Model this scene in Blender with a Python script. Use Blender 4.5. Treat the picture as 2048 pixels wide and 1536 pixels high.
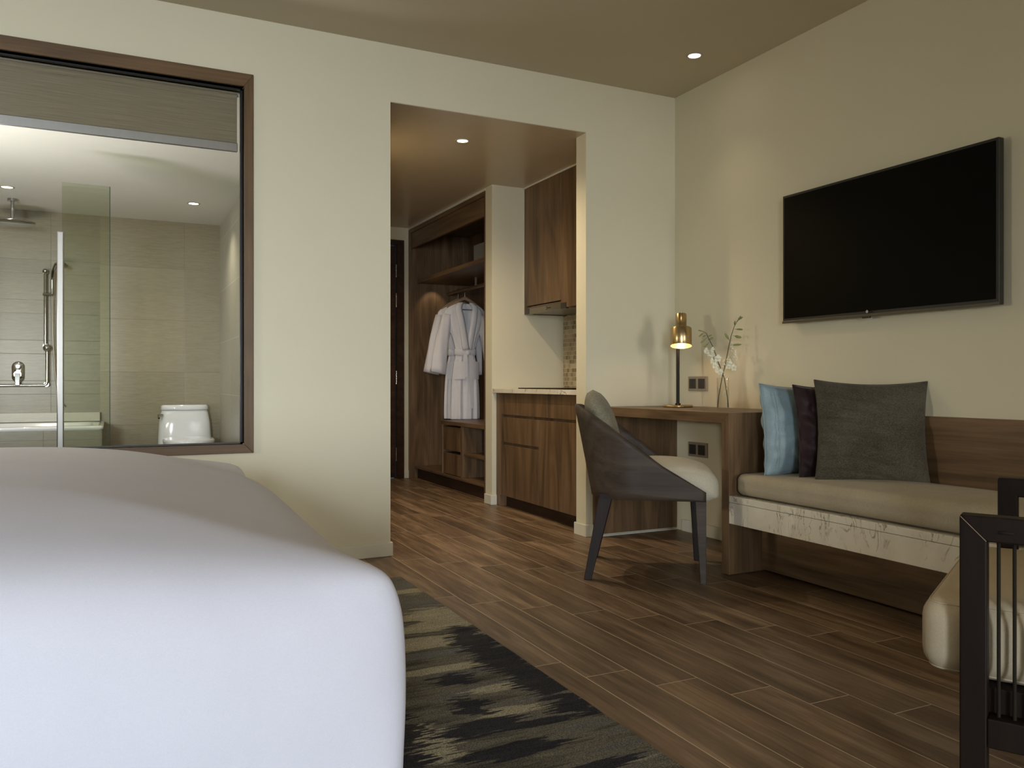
import bpy, bmesh, math, random
from mathutils import Vector, Matrix, Euler, noise
random.seed(7)
PI = math.pi
for o in list(bpy.data.objects): bpy.data.objects.remove(o)
S = bpy.context.scene
COL = S.collection

# ---------------------------------------------------------------- camera
cd = bpy.data.cameras.new('camera'); cam = bpy.data.objects.new('camera', cd); COL.objects.link(cam)
cam.location = (0, 0, 0.9); cam.rotation_euler = (PI/2, 0, -math.radians(26.05))
cd.sensor_width = 36; cd.lens = 1631/2048*36; cd.shift_y = -3/2048; cd.clip_start = 0.02
S.camera = cam
# ---------------------------------------------------------------- exposure, world
S.view_settings.view_transform = 'Standard'; S.view_settings.look = 'None'
S.view_settings.exposure = 0.0; S.view_settings.gamma = 1.0; S.view_settings.use_curve_mapping = False
W = bpy.data.worlds.new('world'); S.world = W; W.use_nodes = True
W.node_tree.nodes['Background'].inputs[0].default_value = (0.55, 0.68, 1.0, 1)
W.node_tree.nodes['Background'].inputs[1].default_value = 0.35

def light(kind, name, loc, rot, energy, color, **k):
    l = bpy.data.lights.new(name, kind); l.energy = energy; l.color = color
    for a, b in k.items(): setattr(l, a, b)
    o = bpy.data.objects.new(name, l); COL.objects.link(o); o.location = loc; o.rotation_euler = rot
    return o
# daylight entering by the big window behind the camera
for wx, wsz, we, wc in ((-2.1, 1.0, 225, (.84, .93, 1.05)), (2.50, 1.0, 50, (.97, .93, .86))):
    light('AREA', 'window_daylight', (wx, -4.92, 1.25), (PI/2-math.radians(23), 0, 0), we, wc,
          shape='RECTANGLE', size=wsz, size_y=1.9, spread=math.radians(90))
WARM = (1.0, 0.80, 0.56)
# added fill lamp left of the view, brightens the walls and bed top
light('AREA', 'added_wall_lamp_fill', (-2.50, 3.0, 1.18), (0, -(PI/2-math.radians(14)), 0), 10, (1.0, .90, .74), shape='DISK', size=.32, spread=math.radians(84))
def down(loc, energy, size=70, color=WARM, blend=0.9, r=0.03):
    light('SPOT', 'downlight_or_fill_beam', (loc[0], loc[1], loc[2]-0.012), (0, 0, 0), energy, color,
          spot_size=math.radians(size), spot_blend=blend, shadow_soft_size=r)

# ---------------------------------------------------------------- materials
def newmat(name):
    m = bpy.data.materials.new(name); m.use_nodes = True
    return m, m.node_tree, m.node_tree.nodes['Principled BSDF']
def nd(t, kind, **k):
    n = t.nodes.new(kind)
    for a, b in k.items(): setattr(n, a, b)
    return n
def lk(t, a, b): t.links.new(a, b)
def math_n(t, op, a, b=None, c=None):
    n = nd(t, 'ShaderNodeMath', operation=op)
    for i, v in enumerate((a, b, c)):
        if v is None: continue
        if isinstance(v, (int, float)): n.inputs[i].default_value = v
        else: lk(t, v, n.inputs[i])
    return n.outputs[0]
def coords(t, scale=(1, 1, 1), loc=(0, 0, 0), rot=(0, 0, 0), out='Object'):
    tc = nd(t, 'ShaderNodeTexCoord'); mp = nd(t, 'ShaderNodeMapping')
    mp.inputs['Scale'].default_value = scale; mp.inputs['Location'].default_value = loc; mp.inputs['Rotation'].default_value = rot
    lk(t, tc.outputs[out], mp.inputs['Vector']); return mp.outputs[0]
def nz(t, vec, scale, detail=4, rough=.55, dist=0):
    n = nd(t, 'ShaderNodeTexNoise'); n.inputs['Scale'].default_value = scale; n.inputs['Detail'].default_value = detail
    n.inputs['Roughness'].default_value = rough; n.inputs['Distortion'].default_value = dist
    lk(t, vec, n.inputs['Vector']); return n.outputs['Fac']
def ramp(t, fac, stops):
    r = nd(t, 'ShaderNodeValToRGB'); e = r.color_ramp.elements
    while len(e) < len(stops): e.new(0.5)
    for x, (p, c) in zip(e, stops):
        x.position = p; x.color = (*c, 1)
    lk(t, fac, r.inputs[0]); return r.outputs[0]
def mixc(t, fac, a, b, mode='MIX'):
    n = nd(t, 'ShaderNodeMix', data_type='RGBA', blend_type=mode)
    for i, v in ((0, fac), (6, a), (7, b)):
        if isinstance(v, (int, float)): n.inputs[i].default_value = v
        elif isinstance(v, tuple): n.inputs[i].default_value = (*v, 1)
        else: lk(t, v, n.inputs[i])
    return n.outputs[2]
def bump(t, p, h, strength, dist=0.01):
    b = nd(t, 'ShaderNodeBump'); b.inputs['Strength'].default_value = strength; b.inputs['Distance'].default_value = dist
    lk(t, h, b.inputs['Height']); lk(t, b.outputs[0], p.inputs['Normal'])
def srgb(r, g, b):
    f = lambda c: (c/255/12.92) if c/255 <= .04045 else ((c/255+.055)/1.055)**2.4
    return (f(r), f(g), f(b))
def plain(name, col, rough=.5, metal=0, var=0.04, spec=.5, coat=0):
    m, t, p = newmat(name)
    n = nz(t, coords(t), 9, 3)
    lo = tuple(c*(1-var) for c in col); hi = tuple(min(1, c*(1+var)) for c in col)
    lk(t, ramp(t, n, [(.3, lo), (.7, hi)]), p.inputs['Base Color'])
    p.inputs['Roughness'].default_value = rough; p.inputs['Metallic'].default_value = metal
    p.inputs['Specular IOR Level'].default_value = spec; p.inputs['Coat Weight'].default_value = coat
    return m
def paint(name, col, rough=.6):
    m, t, p = newmat(name)
    c = coords(t)
    lk(t, ramp(t, nz(t, c, 1.3, 3), [(.3, tuple(x*.975 for x in col)), (.7, tuple(x*1.015 for x in col))]), p.inputs['Base Color'])
    p.inputs['Roughness'].default_value = rough
    bump(t, p, nz(t, c, 220, 2), .05, .002); return m
def wood(name, dark, light_, axis='Z', rough=.42, contrast=1.0, coat=0, spec=.4, fig=1.0):
    m, t, p = newmat(name)
    ax = 'XYZ'.index(axis)
    s1 = [11*fig]*3; s1[ax] = .8*fig
    s2 = [95]*3; s2[ax] = 2.2
    s3 = [3.2]*3; s3[ax] = .45
    a = nz(t, coords(t, s1), 1, 5, .6, .9)
    b = nz(t, coords(t, s2), 1, 3, .6)
    c = nz(t, coords(t, s3, (3.1, 1.7, 5.2)), 1, 2, .5, .5)
    rings = math_n(t, 'FRACT', math_n(t, 'MULTIPLY', c, 9.0))
    rings = math_n(t, 'ABSOLUTE', math_n(t, 'SUBTRACT', rings, .5))
    f = math_n(t, 'ADD', math_n(t, 'MULTIPLY', a, .62), math_n(t, 'MULTIPLY', b, .30))
    f = math_n(t, 'ADD', f, math_n(t, 'MULTIPLY', rings, .22))
    mid = tuple((x+y)/2 for x, y in zip(dark, light_))
    w = .2/contrast
    lk(t, ramp(t, f, [(.52-w, dark), (.52, mid), (.52+w, light_)]), p.inputs['Base Color'])
    p.inputs['Roughness'].default_value = rough; p.inputs['Specular IOR Level'].default_value = spec
    p.inputs['Coat Weight'].default_value = coat
    bump(t, p, b, .12, .001); return m
def fabric(name, lo, hi, rough=.85, scale=600, weave=.25, sheen=.05, slub=None):
    m, t, p = newmat(name)
    a = nz(t, coords(t, (1, 1, .35)), scale, 2); b = nz(t, coords(t, (.35, .35, 1)), scale, 2)
    f = math_n(t, 'ADD', math_n(t, 'MULTIPLY', a, .5), math_n(t, 'MULTIPLY', b, .5))
    g = math_n(t, 'ADD', math_n(t, 'MULTIPLY', f, .7), math_n(t, 'MULTIPLY', nz(t, coords(t), 7, 4), .3))
    lk(t, ramp(t, g, [(.36, lo), (.64, hi)]), p.inputs['Base Color'])
    p.inputs['Roughness'].default_value = rough; p.inputs['Sheen Weight'].default_value = sheen
    p.inputs['Specular IOR Level'].default_value = .25
    bump(t, p, f, weave, .002); return m
def metal(name, col, rough=.2):
    m, t, p = newmat(name)
    lk(t, ramp(t, nz(t, coords(t, (40, 40, 2)), 4, 3), [(.3, tuple(c*.93 for c in col)), (.7, col)]), p.inputs['Base Color'])
    p.inputs['Metallic'].default_value = 1; p.inputs['Roughness'].default_value = rough; return m
def glass(name, tint=(.93, .96, .92), refl=.05):
    m = bpy.data.materials.new(name); m.use_nodes = True; t = m.node_tree
    t.nodes.clear(); out = nd(t, 'ShaderNodeOutputMaterial')
    tr = nd(t, 'ShaderNodeBsdfTransparent'); gl = nd(t, 'ShaderNodeBsdfGlossy'); gl.inputs['Roughness'].default_value = .0
    lk(t, ramp(t, nz(t, coords(t), 2, 1), [(0, tint), (1, tuple(min(1, c*1.005) for c in tint))]), tr.inputs[0])
    lw = nd(t, 'ShaderNodeLayerWeight'); lw.inputs[0].default_value = .5
    f = math_n(t, 'ADD', math_n(t, 'MULTIPLY', math_n(t, 'POWER', lw.outputs['Facing'], 4.0), .85), refl)
    mx = nd(t, 'ShaderNodeMixShader'); lk(t, f, mx.inputs[0]); lk(t, tr.outputs[0], mx.inputs[1]); lk(t, gl.outputs[0], mx.inputs[2])
    lk(t, mx.outputs[0], out.inputs[0]); return m
def emit(name, col, strength):
    m, t, p = newmat(name)
    lk(t, ramp(t, nz(t, coords(t), 3, 1), [(0, col), (1, tuple(min(1, c*1.02) for c in col))]), p.inputs['Emission Color'])
    p.inputs['Base Color'].default_value = (*col, 1); p.inputs['Emission Strength'].default_value = strength; return m

def marble_mat():
    m, t, p = newmat('marble')
    c = coords(t)
    base = ramp(t, nz(t, c, 4, 4, .6, .6), [(.3, (.60, .56, .45)), (.7, (.76, .72, .61))])
    def vein(rot, sc, th, off):
        v = nz(t, coords(t, sc, off, rot), 1, 4, .62, 1.1)
        d = math_n(t, 'ABSOLUTE', math_n(t, 'SUBTRACT', v, .5))
        mask = math_n(t, 'SUBTRACT', 1, math_n(t, 'MINIMUM', math_n(t, 'DIVIDE', d, th), 1))
        m2 = math_n(t, 'MULTIPLY', math_n(t, 'MAXIMUM', math_n(t, 'SUBTRACT', nz(t, coords(t, (1, 1, 1), (off[1], off[0], 2)), 9, 3), .47), 0), 6)
        return math_n(t, 'MINIMUM', math_n(t, 'MULTIPLY', mask, m2), .65)
    v1 = vein((.55, 0, 0), (5, 5, 2.2), .012, (1, 2, 3))
    v2 = vein((-.7, 0, 0), (11, 11, 4), .02, (4, 7, 1))
    v = math_n(t, 'MAXIMUM', v1, v2)
    lk(t, mixc(t, v, base, (.16, .115, .065)), p.inputs['Base Color'])
    p.inputs['Roughness'].default_value = .22; return m

def floor_mat():
    m, t, p = newmat('wood_plank_tiles')
    c = coords(t); s = nd(t, 'ShaderNodeSeparateXYZ'); lk(t, c, s.inputs[0])
    X, Y = s.outputs[0], s.outputs[1]
    u = math_n(t, 'DIVIDE', math_n(t, 'SUBTRACT', X, 1.2945), .1525)
    row = math_n(t, 'FLOOR', u); fu = math_n(t, 'FRACT', u)
    v = math_n(t, 'DIVIDE', math_n(t, 'ADD', math_n(t, 'SUBTRACT', Y, 3.043), math_n(t, 'MULTIPLY', row, .151)), .905)
    cell = math_n(t, 'FLOOR', v); fv = math_n(t, 'FRACT', v)
    def edge(f, w):   # 1 near the cell border
        d = math_n(t, 'MINIMUM', f, math_n(t, 'SUBTRACT', 1, f))
        return math_n(t, 'SUBTRACT', 1, math_n(t, 'MINIMUM', math_n(t, 'DIVIDE', d, w), 1))
    g = math_n(t, 'MAXIMUM', edge(fu, .0115), edge(fv, .0020))
    g = math_n(t, 'MINIMUM', math_n(t, 'MULTIPLY', g, 2.2), 1)
    cb = nd(t, 'ShaderNodeCombineXYZ'); lk(t, row, cb.inputs[0]); lk(t, cell, cb.inputs[1])
    wn = nd(t, 'ShaderNodeTexWhiteNoise', noise_dimensions='3D'); lk(t, cb.outputs[0], wn.inputs['Vector'])
    off = nd(t, 'ShaderNodeVectorMath', operation='MULTIPLY_ADD')
    lk(t, wn.outputs['Color'], off.inputs[0]); off.inputs[1].default_value = (13, 17, 11); lk(t, c, off.inputs[2])
    def mp(sc):
        q = nd(t, 'ShaderNodeMapping'); q.inputs['Scale'].default_value = sc; lk(t, off.outputs[0], q.inputs[0]); return q.outputs[0]
    a = nz(t, mp((9, 1.1, 1)), 1, 4, .55, .6); b = nz(t, mp((110, 4, 1)), 1, 3, .6); d = nz(t, mp((30, 2.5, 1)), 1, 4, .6, 1.2)
    f = math_n(t, 'ADD', math_n(t, 'MULTIPLY', a, .5), math_n(t, 'ADD', math_n(t, 'MULTIPLY', b, .2), math_n(t, 'MULTIPLY', d, .3)))
    col = ramp(t, f, [(.37, (.060, .035, .017)), (.5, (.155, .097, .052)), (.63, (.29, .198, .118))])
    vv = math_n(t, 'ADD', .78, math_n(t, 'MULTIPLY', wn.outputs['Value'], .42))
    hsv = nd(t, 'ShaderNodeHueSaturation'); lk(t, vv, hsv.inputs['Value']); lk(t, col, hsv.inputs['Color'])
    lk(t, mixc(t, g, hsv.outputs[0], (.52, .39, .26)), p.inputs['Base Color'])
    lk(t, math_n(t, 'ADD', .30, math_n(t, 'MULTIPLY', f, .22)), p.inputs['Roughness'])
    p.inputs['Specular IOR Level'].default_value = .45
    h = math_n(t, 'SUBTRACT', math_n(t, 'MULTIPLY', b, .25), g); bump(t, p, h, .25, .002); return m

def tile_mat(name, lo, hi, axis, w, h, ox, oz, grout, gw=.003, rough=.35, streak=True, second=None):
    # axis: horizontal world axis of the wall the tiles lie on
    m, t, p = newmat(name)
    c = coords(t); s = nd(t, 'ShaderNodeSeparateXYZ'); lk(t, c, s.inputs[0])
    A = s.outputs['XY'.index(axis)]; Z = s.outputs[2]
    u = math_n(t, 'DIVIDE', math_n(t, 'SUBTRACT', A, ox), w); v = math_n(t, 'DIVIDE', math_n(t, 'SUBTRACT', Z, oz), h)
    def edge(x, size):
        f = math_n(t, 'FRACT', x); d = math_n(t, 'MINIMUM', f, math_n(t, 'SUBTRACT', 1, f))
        return math_n(t, 'SUBTRACT', 1, math_n(t, 'MINIMUM', math_n(t, 'DIVIDE', d, gw/size), 1))
    g = math_n(t, 'MAXIMUM', edge(u, w), edge(v, h))
    if second: g = math_n(t, 'MAXIMUM', g, edge(math_n(t, 'ADD', v, second/h), h))
    cb = nd(t, 'ShaderNodeCombineXYZ'); lk(t, math_n(t, 'FLOOR', u), cb.inputs[0]); lk(t, math_n(t, 'FLOOR', v), cb.inputs[1])
    wn = nd(t, 'ShaderNodeTexWhiteNoise', noise_dimensions='3D'); lk(t, cb.outputs[0], wn.inputs['Vector'])
    n = nz(t, coords(t, (5, 5, 46), (0, 0, 0), (.12, .14, 0)), 2, 6, .7, .6)
    f = math_n(t, 'ADD', math_n(t, 'MULTIPLY', n, .8 if streak else .3), math_n(t, 'MULTIPLY', wn.outputs['Value'], 0.2 if streak else .7))
    lk(t, mixc(t, math_n(t, 'MULTIPLY', g, .75), ramp(t, f, [(.3, lo), (.7, hi)]), grout), p.inputs['Base Color'])
    p.inputs['Roughness'].default_value = rough; bump(t, p, math_n(t, 'SUBTRACT', 0, g), .2, .002); return m

def mosaic_mat():
    m, t, p = newmat('mosaic')
    c = coords(t); s = nd(t, 'ShaderNodeSeparateXYZ'); lk(t, c, s.inputs[0])
    v = math_n(t, 'DIVIDE', s.outputs[2], .0325); row = math_n(t, 'FLOOR', v)
    shift = math_n(t, 'MULTIPLY', math_n(t, 'FRACT', math_n(t, 'MULTIPLY', row, .5)), 1.0)
    u = math_n(t, 'ADD', math_n(t, 'DIVIDE', s.outputs[1], .038), shift)
    def edge(x, w):
        f = math_n(t, 'FRACT', x); d = math_n(t, 'MINIMUM', f, math_n(t, 'SUBTRACT', 1, f))
        return math_n(t, 'SUBTRACT', 1, math_n(t, 'MINIMUM', math_n(t, 'DIVIDE', d, w), 1))
    g = math_n(t, 'MAXIMUM', edge(u, .05), edge(v, .08))
    cb = nd(t, 'ShaderNodeCombineXYZ'); lk(t, math_n(t, 'FLOOR', u), cb.inputs[0]); lk(t, row, cb.inputs[1])
    wn = nd(t, 'ShaderNodeTexWhiteNoise', noise_dimensions='3D'); lk(t, cb.outputs[0], wn.inputs['Vector'])
    col = ramp(t, wn.outputs['Value'], [(0, (.20, .15, .08)), (.5, (.33, .27, .16)), (1, (.46, .40, .27))])
    lk(t, mixc(t, g, col, (.62, .58, .46)), p.inputs['Base Color']); p.inputs['Roughness'].default_value = .25
    bump(t, p, math_n(t, 'SUBTRACT', 0, g), .3, .002); return m

def rug_mat():
    m, t, p = newmat('ikat_rug')
    tc = nd(t, 'ShaderNodeTexCoord'); s = nd(t, 'ShaderNodeSeparateXYZ'); lk(t, tc.outputs['Object'], s.inputs[0])
    X, Y = s.outputs[0], s.outputs[1]
    wn = nd(t, 'ShaderNodeTexWhiteNoise', noise_dimensions='1D'); lk(t, math_n(t, 'FLOOR', math_n(t, 'DIVIDE', Y, .0065)), wn.inputs['W'])
    xj = math_n(t, 'ADD', X, math_n(t, 'MULTIPLY', math_n(t, 'SUBTRACT', wn.outputs['Value'], .5), .06))
    cb = nd(t, 'ShaderNodeCombineXYZ'); lk(t, xj, cb.inputs[0]); lk(t, Y, cb.inputs[1]); P = cb.outputs[0]
    def mp(sc, loc=(0, 0, 0)):
        q = nd(t, 'ShaderNodeMapping'); q.inputs['Scale'].default_value = sc; q.inputs['Location'].default_value = loc; lk(t, P, q.inputs[0]); return q.outputs[0]
    n1 = nz(t, mp((2.2, 9, 1)), 1, 4, .6, .3); n2 = nz(t, mp((5, 26, 1), (3, 1, 0)), 1, 4, .6)
    f = math_n(t, 'ADD', math_n(t, 'MULTIPLY', n1, .6), math_n(t, 'MULTIPLY', n2, .4))
    col = ramp(t, f, [(.36, (.032, .031, .031)), (.45, (.085, .078, .060)), (.52, (.15, .135, .10)), (.60, (.12, .115, .11)), (.68, (.29, .25, .165))])
    def blobs(lst):
        out = None
        for (cx, cy, rx, ry, a) in lst:
            q = nd(t, 'ShaderNodeMapping', vector_type='TEXTURE'); q.inputs['Location'].default_value = (cx, cy, 0)
            q.inputs['Rotation'].default_value = (0, 0, a); q.inputs['Scale'].default_value = (rx, ry, 1); lk(t, P, q.inputs[0])
            l = nd(t, 'ShaderNodeVectorMath', operation='LENGTH'); lk(t, q.outputs[0], l.inputs[0])
            out = l.outputs['Value'] if out is None else math_n(t, 'MINIMUM', out, l.outputs['Value'])
        d = math_n(t, 'ADD', out, math_n(t, 'MULTIPLY', math_n(t, 'SUBTRACT', n2, .5), 2.2))
        return math_n(t, 'MINIMUM', math_n(t, 'MAXIMUM', math_n(t, 'MULTIPLY', math_n(t, 'SUBTRACT', 1.06, d), 7), 0), 1)
    light_m = blobs([(1.12, 2.92, .16, .10, 0), (.95, 2.62, .35, .06, 0), (1.15, 3.30, .2, .035, 0), (1.05, 2.78, .2, .05, 0), (.9, 2.36, .2, .03, 0), (1.0, 2.15, .12, .03, 0),
                     (.70, 1.88, .05, .12, .1), (.95, 1.98, .1, .03, 0)])
    col = mixc(t, math_n(t, 'MULTIPLY', light_m, .85), col, mixc(t, n2, (.24, .21, .16), (.46, .41, .27)))
    grey_m = blobs([(.98, 3.42, .3, .07, 0), (.98, 3.12, .3, .06, 0), (.95, 2.50, .16, .03, 0)])
    col = mixc(t, math_n(t, 'MULTIPLY', grey_m, .7), col, (.155, .15, .145))
    dark_m = blobs([(1.12, 2.56, .085, .16, .0), (1.12, 2.36, .09, .18, 0), (1.13, 2.14, .075, .18, 0), (1.15, 1.96, .05, .10, 0), (.91, 2.27, .06, .06, 0), (.875, 2.06, .04, .10, .2),
                    (.85, 1.92, .13, .045, 0), (1.02, 1.88, .11, .02, 0), (.66, 1.98, .045, .14, 0), (.86, 1.76, .14, .035, 0), (.62, 1.80, .05, .10, 0), (1.09, 1.93, .04, .015, 0),
                    (1.0, 1.60, .14, .03, 0), (.7, 1.55, .3, .06, 0), (.62, 3.0, .2, .2, 0)])
    col = mixc(t, math_n(t, 'MULTIPLY', dark_m, .93), col, mixc(t, n2, (.012, .012, .016), (.035, .034, .042)))
    pile = nz(t, tc.outputs['Object'], 300, 3, .75)
    col = mixc(t, .85, col, ramp(t, pile, [(.38, (.25, .25, .25)), (.62, (1.55, 1.55, 1.5))]), 'MULTIPLY')
    lk(t, col, p.inputs['Base Color']); p.inputs['Roughness'].default_value = .95; p.inputs['Specular IOR Level'].default_value = .1
    bump(t, p, pile, .8, .006); return m

M = {}
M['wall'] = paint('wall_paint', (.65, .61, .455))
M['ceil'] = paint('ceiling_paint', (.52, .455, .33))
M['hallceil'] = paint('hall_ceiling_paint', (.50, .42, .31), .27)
M['skirt'] = plain('skirting_paint', (.66, .63, .52), .35)
M['floor'] = floor_mat()
WD, WL = (.052, .030, .013), (.215, .130, .066)
M['wz'] = wood('walnut_vertical', WD, WL, 'Z'); M['wy'] = wood('walnut_along', WD, WL, 'Y'); M['wx'] = wood('walnut_across', WD, WL, 'X')
M['framewood'] = wood('walnut_casing', (.050, .028, .010), (.165, .094, .038), 'Z'); M['framewood_x'] = wood('walnut_casing_across', (.050, .028, .010), (.165, .094, .038), 'X')
M['wdark'] = wood('dark_walnut', (.022, .011, .006), (.06, .032, .018), 'Y', .55, spec=.15); M['doorwood'] = wood('door_wood', (.03, .013, .006), (.085, .042, .02), 'X', .5, spec=.15)
M['espresso'] = wood('espresso_wood', (.006, .0035, .0025), (.015, .009, .006), 'Z', .5, spec=.14)
M['chairwood'] = wood('smoked_veneer', (.024, .016, .010), (.080, .060, .043), 'X', .5, .8, spec=.2)
M['chairleg'] = wood('smoked_leg', (.010, .005, .0035), (.024, .013, .010), 'Z', .5, spec=.15)
M['marble'] = marble_mat(); M['rug'] = rug_mat(); M['mosaic'] = mosaic_mat()
M['duvet'] = fabric('white_cotton', (.445, .445, .495), (.49, .49, .54), .8, 900, .05, .1)
M['sheet'] = M['duvet']
M['robe'] = fabric('robe_waffle', (.70, .67, .66), (.80, .77, .76), .9, 500, .25, .2)
M['seat'] = fabric('beige_linen', (.30, .255, .175), (.40, .35, .25), .85, 500, .2)
M['chairseat'] = fabric('pale_linen', (.40, .36, .27), (.54, .50, .39), .85, 500, .25)
M['chairback'] = fabric('olive_chenille', (.13, .115, .075), (.25, .23, .165), .8, 260, .4, .05)
M['cream'] = fabric('cream_vinyl', (.38, .315, .215), (.46, .385, .27), .5, 700, .1, 0)
M['blue'] = fabric('blue_satin', (.19, .26, .29), (.25, .34, .375), .42, 500, .05, .2)
M['maroon'] = fabric('maroon_velvet', (.009, .002, .003), (.024, .005, .008), .6, 300, .3, .2)
M['olive'] = fabric('taupe_weave', (.022, .019, .011), (.10, .086, .060), .85, 380, .5, .1)
M['brass'] = metal('brushed_brass', (.50, .375, .19), .26); M['chrome'] = metal('chrome', (.40, .39, .37), .10)
M['steel'] = metal('brushed_steel', (.30, .27, .22), .35); M['hook'] = metal('hook_steel', (.7, .7, .7), .15)
M['bronze'] = plain('bronze_plate', (.30, .25, .18), .35, .2); M['socket'] = plain('socket_black', (.03, .025, .02), .4)
M['black'] = plain('black_plastic', (.012, .011, .010), .35); M['screen'] = plain('screen_glass', (.0030, .0027, .0018), .3, 0, .02, .06)
M['bezel'] = plain('grey_bezel', (.10, .09, .07), .3, .7); M['logo'] = plain('logo_grey', (.45, .43, .38), .4)
M['ceramic'] = plain('white_ceramic', (.80, .80, .82), .12, 0, .01, .5, .5)
M['blackpole'] = plain('black_pole', (.012, .010, .008), .45, 0, .04, .2)
M['glass'] = glass('clear_glass', (.965, .975, .955), .035); M['greenglass'] = glass('shower_glass', (.88, .905, .83), .04)
M['glassedge'] = plain('glass_edge', (.015, .03, .022), .15); M['vase'] = glass('vase_glass', (.985, .99, .98), .03)
M['water'] = glass('vase_water', (.985, .99, .975), .012)
M['alu'] = metal('satin_aluminium', (.30, .28, .275), .42)
M['blind'] = None
M['hanger'] = wood('hanger_wood', (.20, .125, .07), (.38, .26, .16), 'X', .4); M['whitebox'] = plain('grey_box', (.22, .21, .18), .6)
M['lens'] = emit('downlight_lens', (1, .97, .95), 14); M['lampglass'] = emit('added_lamp_diffuser', (1, .9, .74), 6)
M['trim'] = plain('downlight_ring', (.42, .36, .27), .35)
M['bulb'] = emit('bulb', (1, .55, .16), 14); M['shadein'] = plain('shade_inside', (.85, .52, .2), .3, .3)
M['stem'] = plain('green_stem', (.035, .045, .015), .5); M['bud'] = plain('green_bud', (.22, .24, .075), .5, 0, .3)
M['petal'] = plain('orchid_petal', (.80, .77, .60), .6, 0, .08)
M['kbtn'] = plain('keypad_button', (.6, .56, .42), .5); M['cord'] = plain('black_rope', (.016, .013, .009), .85, 0, .04, .1)
def blind_mat():
    m, t, p = newmat('woven_blind')
    f = nz(t, coords(t, (4, 4, 330)), 1, 4, .65, .2)
    lk(t, ramp(t, f, [(.3, (.17, .135, .090)), (.7, (.30, .245, .17))]), p.inputs['Base Color'])
    p.inputs['Roughness'].default_value = .8; bump(t, p, f, .3, .001); return m
M['blind'] = blind_mat()
M['bathtile'] = tile_mat('bath_tile_far', (.215, .178, .108), (.32, .27, .175), 'X', 1.2, .45, .56, .54, (.12, .10, .065), .0022)
M['bathtile_r'] = tile_mat('bath_tile_right', (.40, .375, .30), (.50, .47, .385), 'Y', 1.2, .45, .95, .35, (.78, .75, .64), .004)
M['ledge_tile'] = tile_mat('shower_tile', (.15, .125, .07), (.235, .20, .125), 'X', .9, .33, -.46, .255, (.075, .062, .038), .0026, second=.111)
M['bathceil'] = paint('bath_ceiling_paint', (.70, .67, .60)); M['bathfloor'] = plain('bath_floor_stone', (.35, .31, .23), .4)

# ---------------------------------------------------------------- mesh helpers
class MB:
    def __init__(s): s.v = []; s.f = []; s.sm = []
    def add(s, vs, fs, smooth=False):
        n = len(s.v); s.v += [tuple(v) for v in vs]
        for f in fs: s.f.append(tuple(i+n for i in f)); s.sm.append(smooth)
        return s
    def box(s, x0, x1, y0, y1, z0, z1):
        x0, x1 = sorted((x0, x1)); y0, y1 = sorted((y0, y1)); z0, z1 = sorted((z0, z1))
        return s.add([(x0, y0, z0), (x1, y0, z0), (x1, y1, z0), (x0, y1, z0), (x0, y0, z1), (x1, y0, z1), (x1, y1, z1), (x0, y1, z1)],
              [(0, 3, 2, 1), (4, 5, 6, 7), (0, 1, 5, 4), (1, 2, 6, 5), (2, 3, 7, 6), (3, 0, 4, 7)])
    def hexa(s, p): # 8 points bottom ccw then top ccw
        return s.add(p, [(0, 3, 2, 1), (4, 5, 6, 7), (0, 1, 5, 4), (1, 2, 6, 5), (2, 3, 7, 6), (3, 0, 4, 7)])
    def grid(s, rows, cu=False, cv=False, smooth=True):  # rows of points
        nr, nc = len(rows), len(rows[0]); fs = []
        for i in range(nr if cv else nr-1):
            for j in range(nc if cu else nc-1):
                a, b = i*nc+j, i*nc+(j+1) % nc; c, d = ((i+1) % nr)*nc+(j+1) % nc, ((i+1) % nr)*nc+j
                fs.append((a, b, c, d))
        return s.add([p for r in rows for p in r], fs, smooth)
    def tube(s, pts, r, n=10, caps=True, smooth=True):
        pts = [Vector(p) for p in pts]; rs = r if isinstance(r, (list, tuple)) else [r]*len(pts); rows = []
        up = None
        for i, p in enumerate(pts):
            d = (pts[min(i+1, len(pts)-1)]-pts[max(i-1, 0)]).normalized()
            if up is None: up = d.orthogonal().normalized()
            up = (up-d*up.dot(d)); up = up.normalized() if up.length > 1e-6 else d.orthogonal().normalized()
            sd = d.cross(up)
            rows.append([p+(up*math.cos(2*PI*k/n)+sd*math.sin(2*PI*k/n))*rs[i] for k in range(n)])
        s.grid(rows, cu=True, smooth=smooth)
        if caps:
            s.add(rows[0], [tuple(range(n))[::-1]]); s.add(rows[-1], [tuple(range(n))])
        return s
    def lathe(s, prof, c=(0, 0, 0), n=32, smooth=True, M4=None):
        rows = []
        for r, z in prof:
            row = [Vector((r*math.cos(2*PI*k/n), r*math.sin(2*PI*k/n), z)) for k in range(n)]
            if M4: row = [M4 @ p for p in row]
            rows.append([p+Vector(c) for p in row])
        return s.grid(rows, cu=True, smooth=smooth)
    def cap_lathe(s, prof, c=(0, 0, 0), n=32, M4=None, smooth=True):
        e = 1e-4
        return s.lathe([(e, prof[0][1])]+list(prof)+[(e, prof[-1][1])], c, n, smooth, M4)
    def ell(s, c, r, rot=None, n=12, m=8):
        rows = []
        for i in range(m+1):
            a = -PI/2+PI*i/m; rr = max(math.cos(a), 1e-3)
            row = [Vector((r[0]*rr*math.cos(2*PI*k/n), r[1]*rr*math.sin(2*PI*k/n), r[2]*math.sin(a))) for k in range(n)]
            if rot: row = [rot @ p for p in row]
            rows.append([p+Vector(c) for p in row])
        return s.grid(rows, cu=True)
    def disc(s, c, r, z=None, n=32, flip=False):
        ring = [(c[0]+r*math.cos(2*PI*k/n), c[1]+r*math.sin(2*PI*k/n), c[2]) for k in range(n)]
        return s.add(ring, [tuple(range(n))[::-1] if flip else tuple(range(n))])
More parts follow.
